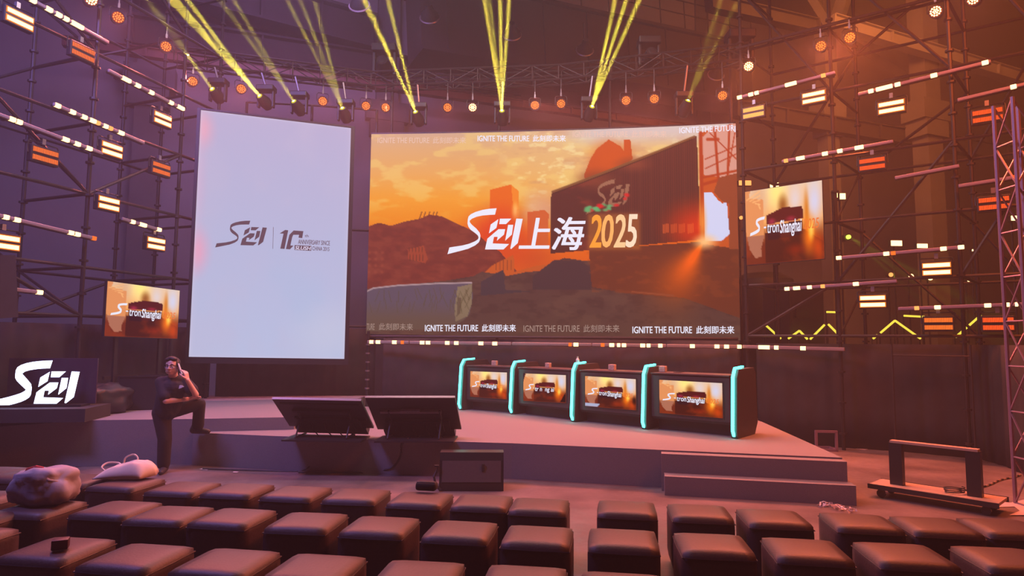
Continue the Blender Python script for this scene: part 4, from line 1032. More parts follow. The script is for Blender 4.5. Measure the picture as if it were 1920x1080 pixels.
# --- moving heads with yellow beams ---
def moving_head(px, py, Y, beams, label, power, big=1.0):
    c = truss_at(px).at(px, py, .25 if beams else .0); o = empty('moving_head_light', c, label, 'lamp', 'moving head lamps on the truss'); s = big
    tg = at(beams[0][0], beams[0][1], beams[0][2]) if beams else c + Vector((0, -1, .3))
    dirs = [(at(*b[:3]) - c).normalized() for b in beams] or [(tg - c).normalized()]
    dm = sum(dirs, Vector()).normalized()
    q = dm.to_track_quat('Z', 'Y').to_matrix().to_4x4(); T = Matrix.Translation(c) @ q
    hd_ = MB().lathe([(.05 * s, -.34 * s), (.10 * s, -.30 * s), (.12 * s, -.16 * s), (.085 * s, -.03 * s), (.08 * s, 0), (.055 * s, 0)], 20, T).build('head', M_PLASTIC, o, smooth=True)
    MB().lathe([(.052 * s, -.001), (.05 * s, .006), (.03 * s, .012)], 20, T).build('lens', M_E_YEL if beams else M_BLACK, hd_, smooth=True)
    if beams: MB().lathe([(.022 * s, .013), (.018 * s, .016)], 16, T).build('lens_core', emit('beam_core', (1, 1, .45), 14), o)
    hc = c - dm * .2 * s
    for k in (-1, 1): m = MB(); m.rbox(hc + Vector((k * .145 * s, 0, .08 * s)), (.04 * s, .1 * s, .34 * s), .012); m.build('yoke_arm', M_PLASTIC, o)
    m = MB(); m.rbox(hc + Vector((0, 0, .29 * s)), (.34 * s, .24 * s, .11 * s), .02); m.build('base', M_PLASTIC, o)
    m = MB(); zt = max(TZ - .13, hc.z + .44 * s) if beams else hc.z - .05; tn = truss_at(px).n
    if beams: m.tube(hc + Vector((0, 0, .30 * s)), Vector((c.x - tn.x * .1, c.y - tn.y * .1, TZ - .14)), .02, 6)
    else: m.tube(Vector((hc.x, hc.y, TZ + .14)), hc, .05, 8)
    m.build('clamp', M_TRUSS if beams else M_BLACK, o)
    for i, d in enumerate(dirs if beams else []):
        k = beams[i][3] if len(beams[i]) > 3 else 1.0
        lamp('beam_lamp', 'AREA', c + dm * .035, c + d * 10, power * k, (1.0, .80, .08), parent=o, shape='DISK', size=.06, spread=math.radians(1.8))
    return o
BP = 75.0
moving_head(398, 167, 12.0, [(330, 75, 11), (352, 103, 11)], 'faint yellow beam head furthest to the left on the truss', BP * .25)
moving_head(487, 180, 12.3, [(352, 0, 10.2), (335, 5, 10.2), (318, 0, 10.2)], 'bright yellow beam head above the left half of the white screen', BP)
moving_head(551, 190, 12.4, [(412, 0, 10.6), (450, 20, 10.6)], 'faint yellow beam head above the middle of the white screen', BP * .3)
moving_head(642, 203, 12.7, [(563, 0, 10.8), (590, 0, 10.8), (538, 0, 10.8)], 'faint yellow beam head above the right corner of the white screen', BP * .3)
moving_head(779, 210, 12.8, [(684, 0, 10.8), (728, 0, 10.8), (690, 20, 10.9)], 'yellow beam head above the left end of the wide screen', BP * .8)
moving_head(941, 208, 12.6, [(908, 0, 10.6), (938, 0, 10.6), (955, 0, 10.6), (918, 0, 10.8, .4)], 'yellow beam head in the middle with beams going straight up', BP)
moving_head(1110, 200, 12.4, [(1153, 0, 10.4), (1174, 0, 10.4), (1199, 0, 10.4)], 'yellow beam head with three beams slanting to the upper right', BP)
moving_head(1290, 189, 11.9, [(1322, 90, 11), (1334, 100, 11)], 'faint yellow beam head furthest to the right on the truss', BP * .2)
moving_head(716, 112, 12.9, [], 'large unlit moving head standing above the screen gap', 0, 1.5)
moving_head(1222, 96, 12.2, [], 'unlit moving head standing on the truss above the wide screen', 0, 1.3)
moving_head(1398, 88, 11.5, [], 'unlit moving head above the right corner of the wide screen', 0, 1.5)

# --- two-strip strobes ---
STM = {'b': M_E_BRIGHT, 'm': M_E_MID, 'o': M_E_ORG, 'r': M_E_RED}
def make_strobe(k):
    o = empty('strobe_light', (0, 0, 0))
    m = MB(); m.rbox((0, .05, 0), (.40, .09, .235), .01); m.build('housing', M_PLASTIC, o)
    for s in (-1, 1):
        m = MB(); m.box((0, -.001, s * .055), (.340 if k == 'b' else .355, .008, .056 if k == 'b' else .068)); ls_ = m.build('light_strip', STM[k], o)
        if k == 'b': m = MB(); m.box((0, .001, s * .055), (.366, .008, .080)); m.build('glow_border', emit('strobe_glow_border', (1.0, .22, .02), 1.1), ls_)  # emissive orange border painted in for the glow around the bright strip
        if k in 'ro':
            m = MB()
            for i in range(17): m.box((-.17 + i * .02125, -.006, s * .055), (.003, .004, .068))
            for q in (-1, 1): m.box((0, -.006, s * .055 + q * .034), (.345, .004, .003))
            m.build('grille', M_BLACK, ls_)
    m = MB(); m.path([(-.215, .05, 0), (-.215, .06, .15), (-.2, .06, .17), (.2, .06, .17), (.215, .06, .15), (.215, .05, 0)], .01, 5); m.build('yoke', M_BLACK, o)
    m = MB(); m.box((0, .07, .2), (.05, .05, .08)); m.build('clamp', M_TRUSS, o)
    return o
strobes = {}
def strobe(px, py, k, W_, label):
    c = W_.at(px, py, .16)
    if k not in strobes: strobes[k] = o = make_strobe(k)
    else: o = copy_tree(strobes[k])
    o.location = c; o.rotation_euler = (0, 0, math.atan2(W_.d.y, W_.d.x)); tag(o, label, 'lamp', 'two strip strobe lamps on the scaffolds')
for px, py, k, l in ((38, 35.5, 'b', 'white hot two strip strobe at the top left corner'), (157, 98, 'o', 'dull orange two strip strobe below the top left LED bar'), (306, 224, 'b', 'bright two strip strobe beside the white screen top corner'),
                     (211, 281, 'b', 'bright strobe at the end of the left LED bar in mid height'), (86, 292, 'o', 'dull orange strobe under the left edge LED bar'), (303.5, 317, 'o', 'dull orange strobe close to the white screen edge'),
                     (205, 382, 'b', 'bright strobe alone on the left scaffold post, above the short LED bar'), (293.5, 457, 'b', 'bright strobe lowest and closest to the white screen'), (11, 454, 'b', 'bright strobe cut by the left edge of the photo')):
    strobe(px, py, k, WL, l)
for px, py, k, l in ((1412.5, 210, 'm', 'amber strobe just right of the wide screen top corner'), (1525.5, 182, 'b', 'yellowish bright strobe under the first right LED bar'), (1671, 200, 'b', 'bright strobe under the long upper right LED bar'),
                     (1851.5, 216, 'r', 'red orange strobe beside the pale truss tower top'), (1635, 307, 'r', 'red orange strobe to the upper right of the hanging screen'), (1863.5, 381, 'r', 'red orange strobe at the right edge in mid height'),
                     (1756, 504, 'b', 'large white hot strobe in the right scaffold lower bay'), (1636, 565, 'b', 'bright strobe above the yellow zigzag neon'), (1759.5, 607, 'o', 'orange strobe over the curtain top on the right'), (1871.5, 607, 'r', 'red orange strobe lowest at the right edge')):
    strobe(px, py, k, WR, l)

# --- LED pixel bars ---
M_BARR = mat('led_tube_lilac', (.24, .19, .28), .5)
def led_bar(W_, x0, y0, x1, y1, cells, label, mt=None, off=.14, hgt=.052):
    a = W_.at(x0, y0, off); b = W_.at(x1, y1, off); o = empty('led_pixel_bar', (a + b) / 2, label, 'light bar', 'LED pixel bars on the scaffolds and under the wide screen')
    L = (b - a).length; T = frame(a, b - a)
    m = MB(T); m.rbox((L / 2, 0, 0), (L, .045, hgt), .012); m.build('tube', mt or M_BAR, o)
    m = MB(T); m.box((L / 2, .035, -hgt * .35), (L, .03, .03))
    for s in (.15, .85): m.box((L * s, .08, 0), (.04, .1, .04))
    m.build('mounting_rail', M_BLACK, o)
    for x, wpx, k in cells:
        y = y0 + (y1 - y0) * (x - x0) / (x1 - x0); p = W_.at(x - wpx / 2, y, off); q = W_.at(x + wpx / 2, y, off)
        t0 = (p - a).dot((b - a).normalized()); t1 = (q - a).dot((b - a).normalized()); m = MB(T); m.rbox(((t0 + t1) / 2, -.008, 0), (abs(t1 - t0), .045, hgt * 1.12), .006); m.build('lit_cell', STM[k], o)
B = 'b'
led_bar(WL, 45, -8, 203, 80, [(61, 12, B), (91, 13, B), (109, 12, B), (123, 10, B), (144, 24, B)], 'LED bar in the upper left corner with five lit cells', M_BAR)
led_bar(WL, 203, 132, 346, 206, [(236, 17, B), (257.5, 10, B), (283, 9, B), (320, 8, B), (338, 13, B)], 'LED bar ending above the white screen top left corner')
led_bar(WL, 100, 195, 270, 268, [(107, 11, B), (135, 11, B), (157, 10, B), (173, 12, B), (183, 7, 'm'), (197, 9, B), (206.5, 7, 'm'), (226, 11, B)], 'LED bar with the most lit cells on the left scaffold')
led_bar(WL, -20, 208, 192, 288, [(22, 12, B), (35, 11, B), (122, 13, B), (144, 11, B), (166, 11, B)], 'long LED bar running in from the left edge at upper mid height')
led_bar(WL, -12, 402, 180, 448, [(10, 11, B), (31, 12, B), (132, 10, B), (144, 10, B), (175, 8, 'o')], 'long LED bar from the left edge at mid height ending in a dull red cell')
led_bar(WL, 228, 410, 302, 432, [(248, 8, B), (267, 13, B), (297, 8, B)], 'short LED bar with three lit cells below a bright strobe')
led_bar(WL, -20, 537, 80, 549, [(73, 11, B)], 'lowest left LED bar with only its end cell lit')
led_bar(WR, 1382, 184, 1566, 136, [(1387, 9, B), (1408, 9, B), (1419, 8, B), (1483, 22, B), (1544, 9, 'm')], 'LED bar starting at the wide screen top right corner', M_BARR)
led_bar(WR, 1609, 177, 1858, 115, [(1633, 10, B), (1658, 32, B), (1683, 11, B), (1751, 13, B), (1847, 13, B)], 'longest upper right LED bar with bright cell at its far end', M_BARR)
led_bar(WR, 1795, 188, 1925, 157, [(1900, 12, B)], 'LED bar above the truss tower with one lit cell', M_BARR)
led_bar(WR, 1466, 303, 1675, 265, [(1474, 8, 'm'), (1501, 16, B), (1547, 11, B), (1575, 10, B), (1611, 17, B)], 'LED bar above the hanging square screen', M_BARR)
led_bar(WR, 1678, 334, 1799, 311, [], 'unlit lilac LED bar in the middle of the right scaffold', M_BARR)
led_bar(WR, 1797, 349, 1925, 329, [(1903, 11, 'r')], 'LED bar at the right edge with a single red cell', M_BARR)
led_bar(WR, 1568, 484, 1808, 463, [(1573, 10, B), (1662, 11, B), (1675, 9, 'o'), (1769, 12, B), (1802, 12, B)], 'LED bar right of the hanging screen bottom edge', M_BARR)
led_bar(WR, 1470, 542, 1682, 527, [(1476, 9, B), (1494, 13, B), (1518, 9, B), (1543, 8, 'm'), (1605, 11, B)], 'LED bar below the hanging square screen', M_BARR)
led_bar(WR, 1684, 579, 1925, 570, [(1719, 9, 'm'), (1758, 12, B), (1852, 13, B), (1886, 14, B), (1906, 6, B)], 'lowest right LED bar just over the curtain', M_BARR)
# the run under the wide screen: seven bars end to end
cellx = [(697, 7, B), (709.5, 8, B), (740, 8, B), (755, 6, 'o'), (792, 8, B), (803, 8, B), (839, 8, B), (856, 8, B), (902, 9, B), (928, 9, B), (1069, 6, 'o'), (1080, 9, B), (1130, 7, 'o'), (1147, 9, B), (1160, 6, B), (1170, 8, B), (1205, 9, B), (1216, 7, B),
         (1238, 8, B), (1298, 9, B), (1344, 9, B), (1362, 9, B), (1386, 8, B), (1433, 21, B), (1456, 8, B), (1506, 10, B)]
WB0 = Wall((-2.6, 12.52), (4.05, 11.36))
seg = [689, 768, 858, 960, 1110, 1250, 1389]
yy = lambda x: 641 + (x - 690) * .0130
for i, (a, b) in enumerate(zip(seg, seg[1:])):
    led_bar(WB0, a, yy(a), b - 1, yy(b), [c for c in cellx if a < c[0] < b], 'LED bar under the wide screen, %s' % ('at its left end', 'second section from the left', 'third section from the left, dark at its right', 'middle section above the third console', 'section above the fourth console', 'section at its right end')[i], mat('led_tube_dim', (.30, .26, .23), .5), .0, .06)
led_bar(WR, 1392, 650, 1584, 655, [c for c in cellx if c[0] > 1390], 'LED bar on the curtain top right of the wide screen', M_BAR, .1, .06)
q0 = at(690, 633, 12.7); q1 = at(1384, 641, 11.7); q1.z = q0.z = 1.80
m = MB(); m.tube(q0, q1, .025, 8)
tag(m.build('rigging_pipe', M_TUBE, smooth=True), 'thin pipe running along the bottom edge of the wide screen', 'pipe')

# ---- lamps and neon seen in the hall beyond the right scaffold ----
def flood(px, py, w_, h_, Y, mt, label, rnd=False):
    c = at(px, py, Y); s = Y / F_PX; o = empty('flood_light', c, label, 'lamp', 'small lamps in the hall behind the right scaffold')
    if rnd:
        MB().tube(c, c + Vector((0, .02, 0)), w_ / 2 * s, 16).build('lens', mt, o); MB().tube(c + Vector((0, .021, 0)), c + Vector((0, .18, 0)), w_ / 2 * s * 1.15, 16, w_ / 3 * s).build('housing', M_BLACK, o)
    else:
        m = MB(); m.box(c, (w_ * s, .02, h_ * s)); m.build('lens', mt, o); m = MB(); m.box(c + Vector((0, .06, 0)), (w_ * s * 1.1, .09, h_ * s * 1.2)); m.build('housing', M_BLACK, o)
    MB().tube((c.x, c.y + .12, .001), (c.x, c.y + .12, c.z), .02, 6).build('stand', M_TUBE, o)
for a in ((1681, 456, 20, 10, 14.5, M_E_BRIGHT, 'bright rectangular lamp, left of two behind the right scaffold'), (1729.5, 461, 19, 8, 14.5, M_E_BRIGHT, 'bright rectangular lamp, right of two behind the right scaffold'), (1828, 470, 10, 5, 14, M_E_BRIGHT, 'small bright lamp between right scaffold posts'),
          (1905, 409, 17, 9, 12, M_E_BRIGHT, 'bright lamp right of the red orange mid height strobe'), (1397, 343, 23, 9, 13.5, M_E_MID, 'amber rectangular lamp between wide and hanging screens'), (1452, 347, 16, 9, 12.5, M_E_BRIGHT, 'bright lamp peeking over the hanging screen'),
          (1567, 365, 6, 11, 11.8, M_E_BRIGHT, 'narrow bright lamp right of the hanging screen'), (1580, 368, 10, 11, 11.8, M_E_BRIGHT, 'second bright lamp right of the hanging screen'), (1671, 515, 8, 8, 14.5, M_E_MID, 'dull round amber lamp, left of four in a line', 1), (1709, 518, 9, 9, 14.5, M_E_BRIGHT, 'round lamp, second of four in a line', 1),
          (1745, 521, 9, 9, 14.5, M_E_BRIGHT, 'round lamp under the large white hot strobe', 1), (1818, 526, 6, 8, 14, M_E_BRIGHT, 'small round lamp at the right scaffold post', 1), (1390, 408, 7, 9, 13, M_E_MID, 'tiny amber lamp at the right edge of the wide screen', 1)):
    flood(*a)
def neon(pts, label):
    o = empty('zigzag_neon', (at(*pts[0], 13.0).x, 13.0, 0), label, 'neon light', 'yellow zigzag neon tubes in the hall behind')
    for a, b in zip(pts, pts[1:]): m = MB(); m.tube(at(*a, 13.0), at(*b, 13.0), .022, 6); m.build('neon_tube', M_E_NEONY, o)
    for a in pts: p = at(*a, 13.0); m = MB(); m.tube((p.x, p.y + .03, .001), (p.x, p.y + .03, p.z), .012, 6); m.build('post', M_TUBE, o)
neon([(1435, 609), (1464, 635)], 'single slanting yellow neon tube nearest the wide screen')
neon([(1478, 635), (1499, 620), (1514, 636)], 'small yellow neon peak, second from the left')
neon([(1519, 636), (1546, 609)], 'left arm of the tall yellow neon peak by the scaffold post')
neon([(1553, 608), (1577, 632)], 'tall yellow neon peak left of the scaffold post')
neon([(1651, 624), (1678, 601), (1726, 635)], 'wide yellow neon peak below the bright lower strobe')
neon([(1637, 635), (1645, 628)], 'very short yellow neon piece left of the wide peak')
neon([(1792, 632), (1839, 591)], 'long slanting yellow neon tube at the right post')
neon([(1550, 585), (1575, 585.5)], 'short level yellow neon tube above the tall peak')
neon([(1695, 592), (1733, 594)], 'short level yellow neon tube above the wide peak')
c = at(1592, 444, 15.5)
o = empty('far_beam_light', c, 'small green yellow beam lamp far behind the right scaffold', 'lamp')
MB().tube(c, c + Vector((0, .05, 0)), .05, 12).build('lens', emit('beam_green', (.55, .9, .05), 4), o); MB().tube(c + Vector((0, .051, 0)), c + Vector((0, .3, 0)), .09, 12).build('head', M_BLACK, o)
for px, py in ((1700, 500), (1730, 520), (1690, 530), (1660, 490)):
    lamp('beam_lamp', 'SPOT', c - Vector((0, .02, 0)), at(px, py, 14.5), 9000, (.7, .9, .05), parent=o, spot_size=math.radians(4), spot_blend=.4, shadow_soft_size=.02)

# ================= SIGN, SMALL EQUIPMENT =================
pd = (pb - pa); pd.z = 0; pd.normalize(); pn = Vector((-pd.y, pd.x, 0)); sp = pa + pn * .28
WS = Wall(sp[:2], (sp + pd)[:2])
sg = empty('illuminated_sign', (WS.at(75, 760).x, WS.at(75, 760).y, .79), 'glowing white logo sign of S ribbon and character at the left', 'sign')
def sgl(polys, name):
    m = MB()
    for p in polys:
        P = [WS.at(x / 6.4, 640 + y / 6.4) for x, y in p]; T = frame(WS.at(75, 760), WS.d); Ti = T.inverted()
        q = [Ti @ v for v in P]; Mx = T @ Matrix(((1, 0, 0, 0), (0, 0, 1, 0), (0, 1, 0, 0), (0, 0, 0, 1)))
        m.prism([(v.x, v.z) for v in q], -.004, .0, Mx); m.cur = 1; m.prism([(v.x, v.z) for v in q], .0005, .03, Mx); m.cur = 0
    m.build(name, [M_WHITE_E, M_PLASTIC], sg)
sgl([ribbon()], 'ribbon_letter'); sgl(GLYPH, 'character_letter')
T = frame(WS.at(62, 758), WS.d); zb = .79
m = MB(frame((WS.at(62, 700).x, WS.at(62, 700).y, .79), WS.d)); m.box((0, .1, .016), (1.25, .25, .03))
for x in (-.45, 0, .4): m.box((x, .1, .05), (.03, .04, .09))
m.build('base', M_BLACK, sg)
m = MB(frame((WS.at(62, 700).x, WS.at(62, 700).y, .79), WS.d)); m.box((.06, .2, .34), (1.3, .03, .62)); m.build('backing_board', mat('violet_board', (.05, .035, .06), .3), sg)
def lumpy(name, M, size, seed, m_, label, cat, amp=.06, fr=2.2, flat=0.0, sub=4, parent=None):
    bm = bmesh.new(); bmesh.ops.create_icosphere(bm, subdivisions=sub, radius=1)
    for v in bm.verts:
        p = v.co.copy(); p = Vector([math.copysign(abs(c) ** .75, c) for c in p])
        d = noise.noise(p * fr + Vector((seed, 0, 0))) + .5 * abs(noise.noise(p * fr * 2.3 + Vector((0, seed, 0)))) + .25 * noise.noise(p * fr * 5)
        p *= 1 + amp * d * 2; p.z = max(p.z, -.72) ; v.co = Vector((p.x * size[0] / 2, p.y * size[1] / 2, (p.z + .72) * size[2] / 1.72))
    mb = MB(); mb.addbm(bm, M); o = mb.build(name, m_, parent, smooth='all')
    return tag(o, label, cat) if label else o
c = at(196, 735, 9.55); lumpy('covered_equipment', frame((c.x, c.y, ZU + .003), WL.d), (.8, .45, .42), 5, M_PLASTIC, 'low black covered equipment right of the glowing sign', 'equipment', .1)
c = at(264, 742, 10.2); o = empty('flight_case', (c.x, c.y, ZU), 'dark case with pale edges below the left television', 'case')
T = frame((c.x, c.y, ZU), (1, .35, 0)); m = MB(T); m.box((0, 0, .26), (.56, .4, .50)); m.build('body', M_PLASTIC, o)
m = MB(T)
for z in (.012, .515):
    for y in (-.2, .2): m.box((0, y, z), (.58, .02, .02))
for x in (-.28, .28):
    for y in (-.2, .2): m.box((x, y, .26), (.02, .02, .5))
m.build('edge_profile', M_TUBE, o)
a0, a1 = WL.at(-40, 500, .3), WL.at(73, 500, .3); za, zb = WL.at(60, 492, .3).z, WL.at(60, 606, .3).z
m = MB(frame((a0.x, a0.y, 0), a1 - a0)); m.box(((a1 - a0).length / 2, .05, (za + zb) / 2), ((a1 - a0).length, .08, za - zb))
tag(m.build('backdrop_board', M_DRAPE), 'black rectangular panel hung on the left scaffold above the sign', 'panel')

# empty wheeled cart at the right
pL, pR = atz(1683, 905, .16), atz(1829, 927, .16)
d = (pR - pL); d.z = 0; d.normalize(); T = frame(((pL.x + pR.x) / 2, (pL.y + pR.y) / 2, 0), d); hw = (pR - pL).length / 2
ct = empty('wheeled_cart', ((pL.x + pR.x) / 2, (pL.y + pR.y) / 2, 0), 'empty low wheeled cart with orange lit shelf and crossbar at right', 'cart')
zt = at(1826, 838, pR.y).z; M_BOARD = mat('plywood', (.42, .30, .22), .5)
m = MB(T); m.box((0, 0, .125), (hw * 2 + .46, .42, .03)); m.build('base_board', M_BOARD, ct)
m = MB(T); m.box((0, -.212, .118), (hw * 2 + .48, .02, .05)); m.box((0, .212, .118), (hw * 2 + .48, .02, .05)); ctb = m.build('base_frame', M_PLASTIC, ct)
for s in (-1, 1): m = MB(T); m.box((s * hw, 0, .14 + (zt - .18) / 2), (.13, .09, zt - .18)); m.build('post', M_PLASTIC, ct)
m = MB(T); m.box((0, 0, zt - .03), (hw * 2 + .1, .10, .025)); m.build('crossbar', M_BOARD, ct)
for sx in (-1, 1):
    for sy in (-1, 1):
        m = MB(T); m.tube((sx * (hw + .12), sy * .16 - .015, .045), (sx * (hw + .12), sy * .16 + .015, .045), .045, 14); m.box((sx * (hw + .12), sy * .16, .095), (.05, .05, .03)); m.build('caster', M_PLASTIC, ctb)
c = T @ Vector((.18, 0, .146)); m = MB(); m.path([(c.x + (.10 + .008 * math.sin(t * 1.7)) * math.cos(t), c.y + .07 * math.sin(t), .146 + .003 * t) for t in [k * .35 for k in range(56)]], .006, 5)
tag(m.build('coiled_cable', M_BLACK, smooth=True), 'black cable coil lying on the wheeled cart board', 'cable')
m = MB(); a = atz(1800, 925, .01); b_ = atz(1912, 890, .01)
pts = [a.lerp(b_, k / 24) + Vector((0, .02 * math.sin(k * .5), 0)) for k in range(25)]
for k in range(0, 24, 2): m.path([pts[k], pts[k + 1]], .012, 6)
m.cur = 1
for k in range(1, 24, 2): m.path([pts[k], pts[k + 1]], .0118, 6)
tag(m.build('striped_cable', [M_BLACK, M_BOARD]), 'black and pale striped cable running from the cart to the right edge', 'cable')
# frame on the floor
a, b_ = atz(1529, 846, 0), atz(1571, 847, 0); h_ = 36 / F_PX * a.y; T = frame(a, b_ - a); L = (b_ - a).length
o = m = MB(T)
for bx in (((L / 2, 0, .02), (L, .04, .035)), ((L / 2, 0, h_), (L, .04, .035)), ((0.017, 0, h_ / 2), (.035, .04, h_)), ((L - .017, 0, h_ / 2), (.035, .04, h_))): m.box(*bx)
for bx in (((L / 2, .3, .02), (L, .04, .035)), ((0.017, .15, .02), (.035, .3, .035)), ((L - .017, .15, .02), (.035, .3, .035))): m.box(*bx)
tag(m.build('metal_frame_stand', mat('lilac_truss', (.4, .3, .4))), 'small pale rectangular metal frame on the floor before the right curtain', 'frame')
# slim stand in front of the right curtain
a, b_ = WR.at(1680, 840, .12), WR.at(1829, 840, .12); o = empty('slim_stand', (a.x, a.y, 0), 'slim dark rectangular pole frame before the right curtain', 'frame')
for p in (a, b_): m = MB(); m.tube((p.x, p.y, .005), (p.x, p.y, 1.72), .016, 6); m.build('pole', M_TUBE, o)
m = MB(); m.tube((a.x, a.y, 1.55), (b_.x, b_.y, 1.55), .014, 6); m.build('crossbar', M_TUBE, o)

# ---- bags ----
M_BAG = mat('grey_nylon', (.30, .27, .31), .6, noise_amt=.35, scale=9, bump=.3)
p, yw = seat_at[('second row', 1)]
c = atz(80, 941, .455); T = frame((c.x, c.y, .46), (math.cos(yw), math.sin(yw), 0)); k = c.y / F_PX
bg = empty('grey_bag', (c.x, c.y, .46), 'bulging grey bag with red strap on a second row ottoman', 'bag')
lumpy('bag_body', T, (112 * k, .34, 62 * k), 2.4, M_BAG, None, None, .12, 1.5, sub=4, parent=bg)
m = MB(T); m.path([(-.09, -.1, .205), (-.07, -.08, .255), (-.02, -.06, .27), (.03, -.05, .262)], [.012, .014, .014, .010], 6); m.build('strap', mat('red_cloth', (.5, .06, .05), .7), bg, smooth=True)
m = MB(T); m.path([(.02, -.1, .25), (.09, -.12, .23), (.15, -.12, .19), (.19, -.08, .17)], .009, 6); m.build('cord', mat('pale_cord', (.6, .45, .36), .7), bg, smooth=True)
M_TOTE = mat('cream_canvas', (.62, .52, .44), .85, noise_amt=.12, scale=8, bump=.2)
c = atz(243, 893, .46); yw = seat_at[('front row', 3)][1]; T = frame((c.x, c.y, .462), (math.cos(.05), math.sin(.05), 0))
bg = empty('tote_bag', (c.x, c.y, .462), 'cream canvas tote bag lying on a front row ottoman', 'bag')
bm = bmesh.new(); bmesh.ops.create_grid(bm, x_segments=36, y_segments=26, size=1)
top = {}
for v in bm.verts:
    x, y = v.co.x, v.co.y; e = max(0, 1 - abs(x) ** 3) * max(0, 1 - abs(y) ** 3)
    h = .115 * e ** .6 * (1 + .35 * x) + .02 * noise.noise(Vector((x * 2.2, y * 2.6, 3))) * e + .008 * abs(noise.noise(Vector((x * 6, y * 7, 1)))) * e
    v.co = Vector((x * .235 * (1 - .25 * max(0, x) * abs(y)) , y * .17, max(.004, h + .006)))
mb = MB(); mb.addbm(bm, T); b2 = mb.build('bag_body', M_TOTE, bg, smooth='all'); sd = b2.modifiers.new('t', 'SOLIDIFY'); sd.thickness = .004; sd.offset = 1
m = MB(T); m.path(curve([(-.16, -.08, .05), (-.22, -.06, .09), (-.2, 0, .12), (-.12, .02, .115), (-.07, -.02, .10)]), .008, 6); m.build('handle', M_TOTE, bg, smooth=True)
m = MB(T); m.path(curve([(-.07, .02, .10), (-.06, .03, .16), (0, .05, .185), (.05, .03, .15), (.03, -.01, .11)]), .008, 6); m.build('handle', M_TOTE, bg, smooth=True)

# ---- litter ----
M_FILM = mat('crumpled_film', (.62, .5, .48), .35)
m = MB(); rs = random.Random(11)
for k in range(46):
    t = rs.random(); c = atz(1536 + 66 * t, 948 + 14 * t + rs.uniform(-4, 3), .006); pts = [c + Vector((rs.uniform(-.05, .05), rs.uniform(-.05, .05), rs.uniform(0, .05))) for _ in range(3)]; m._add(pts, [(0, 1, 2)])
o = m.build('crumpled_plastic_film', M_FILM); sd = o.modifiers.new('t', 'SOLIDIFY'); sd.thickness = .002
tag(o, 'crumpled clear plastic film on the floor beside the steps', 'plastic film')
def sheet(pts, label, z=.004, name='paper_sheet'):
    P = [atz(x, y, z) for x, y in pts]; m = MB(); m.prism([(p.x, p.y) for p in P], z, z + .002); tag(m.build(name, M_FILM), label, 'paper')
sheet([(1855, 938), (1893, 943), (1925, 936), (1925, 968), (1902, 950), (1870, 951)], 'pale sheet on the floor at the right edge beside the cart')
sheet([(1892, 966), (1925, 953), (1925, 966)], 'second pale strip of paper at the right edge', .008)
sheet([(378, 878), (392, 879.5), (388, 882), (374, 880)], 'small white scrap on the floor, left of two near the standing person')
sheet([(438, 884), (448, 884.5), (445, 886), (436, 886)], 'tiny dark edged scrap further right near the stage base')
sheet([(1600, 838), (1628, 842), (1622, 844), (1598, 840)], 'pale strip lying by the foot of the right curtain')

# ================= PERSON =================
M_SKIN = mat('skin', (.66, .40, .31), .55, noise_amt=.06)
M_TEE = mat('black_tshirt', (.016, .016, .022), .85, noise_amt=.2, scale=12)
M_TROU = mat('black_trousers', (.014, .013, .016), .9, noise_amt=.2, scale=12)
M_SHOE = mat('dark_shoes', (.03, .028, .032), .6)
M_HAIR = mat('black_hair', (.008, .007, .008), .6, noise_amt=.4, scale=120)
def ball(mb, c, r, sub=2):
    bm = bmesh.new(); bmesh.ops.create_icosphere(bm, subdivisions=sub, radius=1)
    r = r if isinstance(r, (tuple, list)) else (r, r, r)
    for v in bm.verts: v.co = Vector((v.co.x * r[0], v.co.y * r[1], v.co.z * r[2]))
    mb.addbm(bm, c if isinstance(c, Matrix) else Matrix.Translation(Vector(c)))
def limb(mb, pts, rad):
    pts = [Vector(p) for p in pts]
    for k in range(len(pts) - 1):
        a, b = pts[k], pts[k + 1]; mb.tube(a, b, rad[k], 16, rad[k + 1])
    for p, r in zip(pts, rad): ball(mb, p, r)
def organic(mb, name, m_, parent, voxel, smooth_it=4, label=None):
    o = mb.build(name, m_, parent, smooth='all', label=label)
    r = o.modifiers.new('skin_over', 'REMESH'); r.mode = 'VOXEL'; r.voxel_size = voxel; r.use_smooth_shade = True
    s_ = o.modifiers.new('relax', 'SMOOTH'); s_.factor = .5; s_.iterations = smooth_it
    return o
G = lambda px, py, Y: at(px, py, Y)
foot_s = G(306, 884, 8.42); foot_s.z = 0
per = empty('person', (foot_s.x, foot_s.y, 0), 'person in black t-shirt and trousers phoning, foot up on the stage step', 'person')
hipR, hipL = G(303, 772, 8.40), G(322, 768, 8.46)         # image left, image right
kneeS = G(309, 822, 8.38); ankS = foot_s + Vector((0, 0, .09))
kneeU = G(374, 757, 8.62); footU = atz(377, 812, ZL); footU.y = 8.79; ankU = G(371, 804, 8.74); ankU.z = ZL + .10
shR, shL = G(301, 716, 8.30), G(345, 714, 8.42)
chest = G(322, 728, 8.34); waist = G(314, 758, 8.38); neck = G(324, 704, 8.33)
head = G(323.0, 687.5, 8.30)
elR = G(311, 751.5, 8.20); wrR = G(352, 748.5, 8.44); hdR = G(366, 745.5, 8.52)
elL = G(367.0, 740, 8.36); wrL = G(351.5, 713, 8.26); hdL = G(346.5, 704, 8.25)
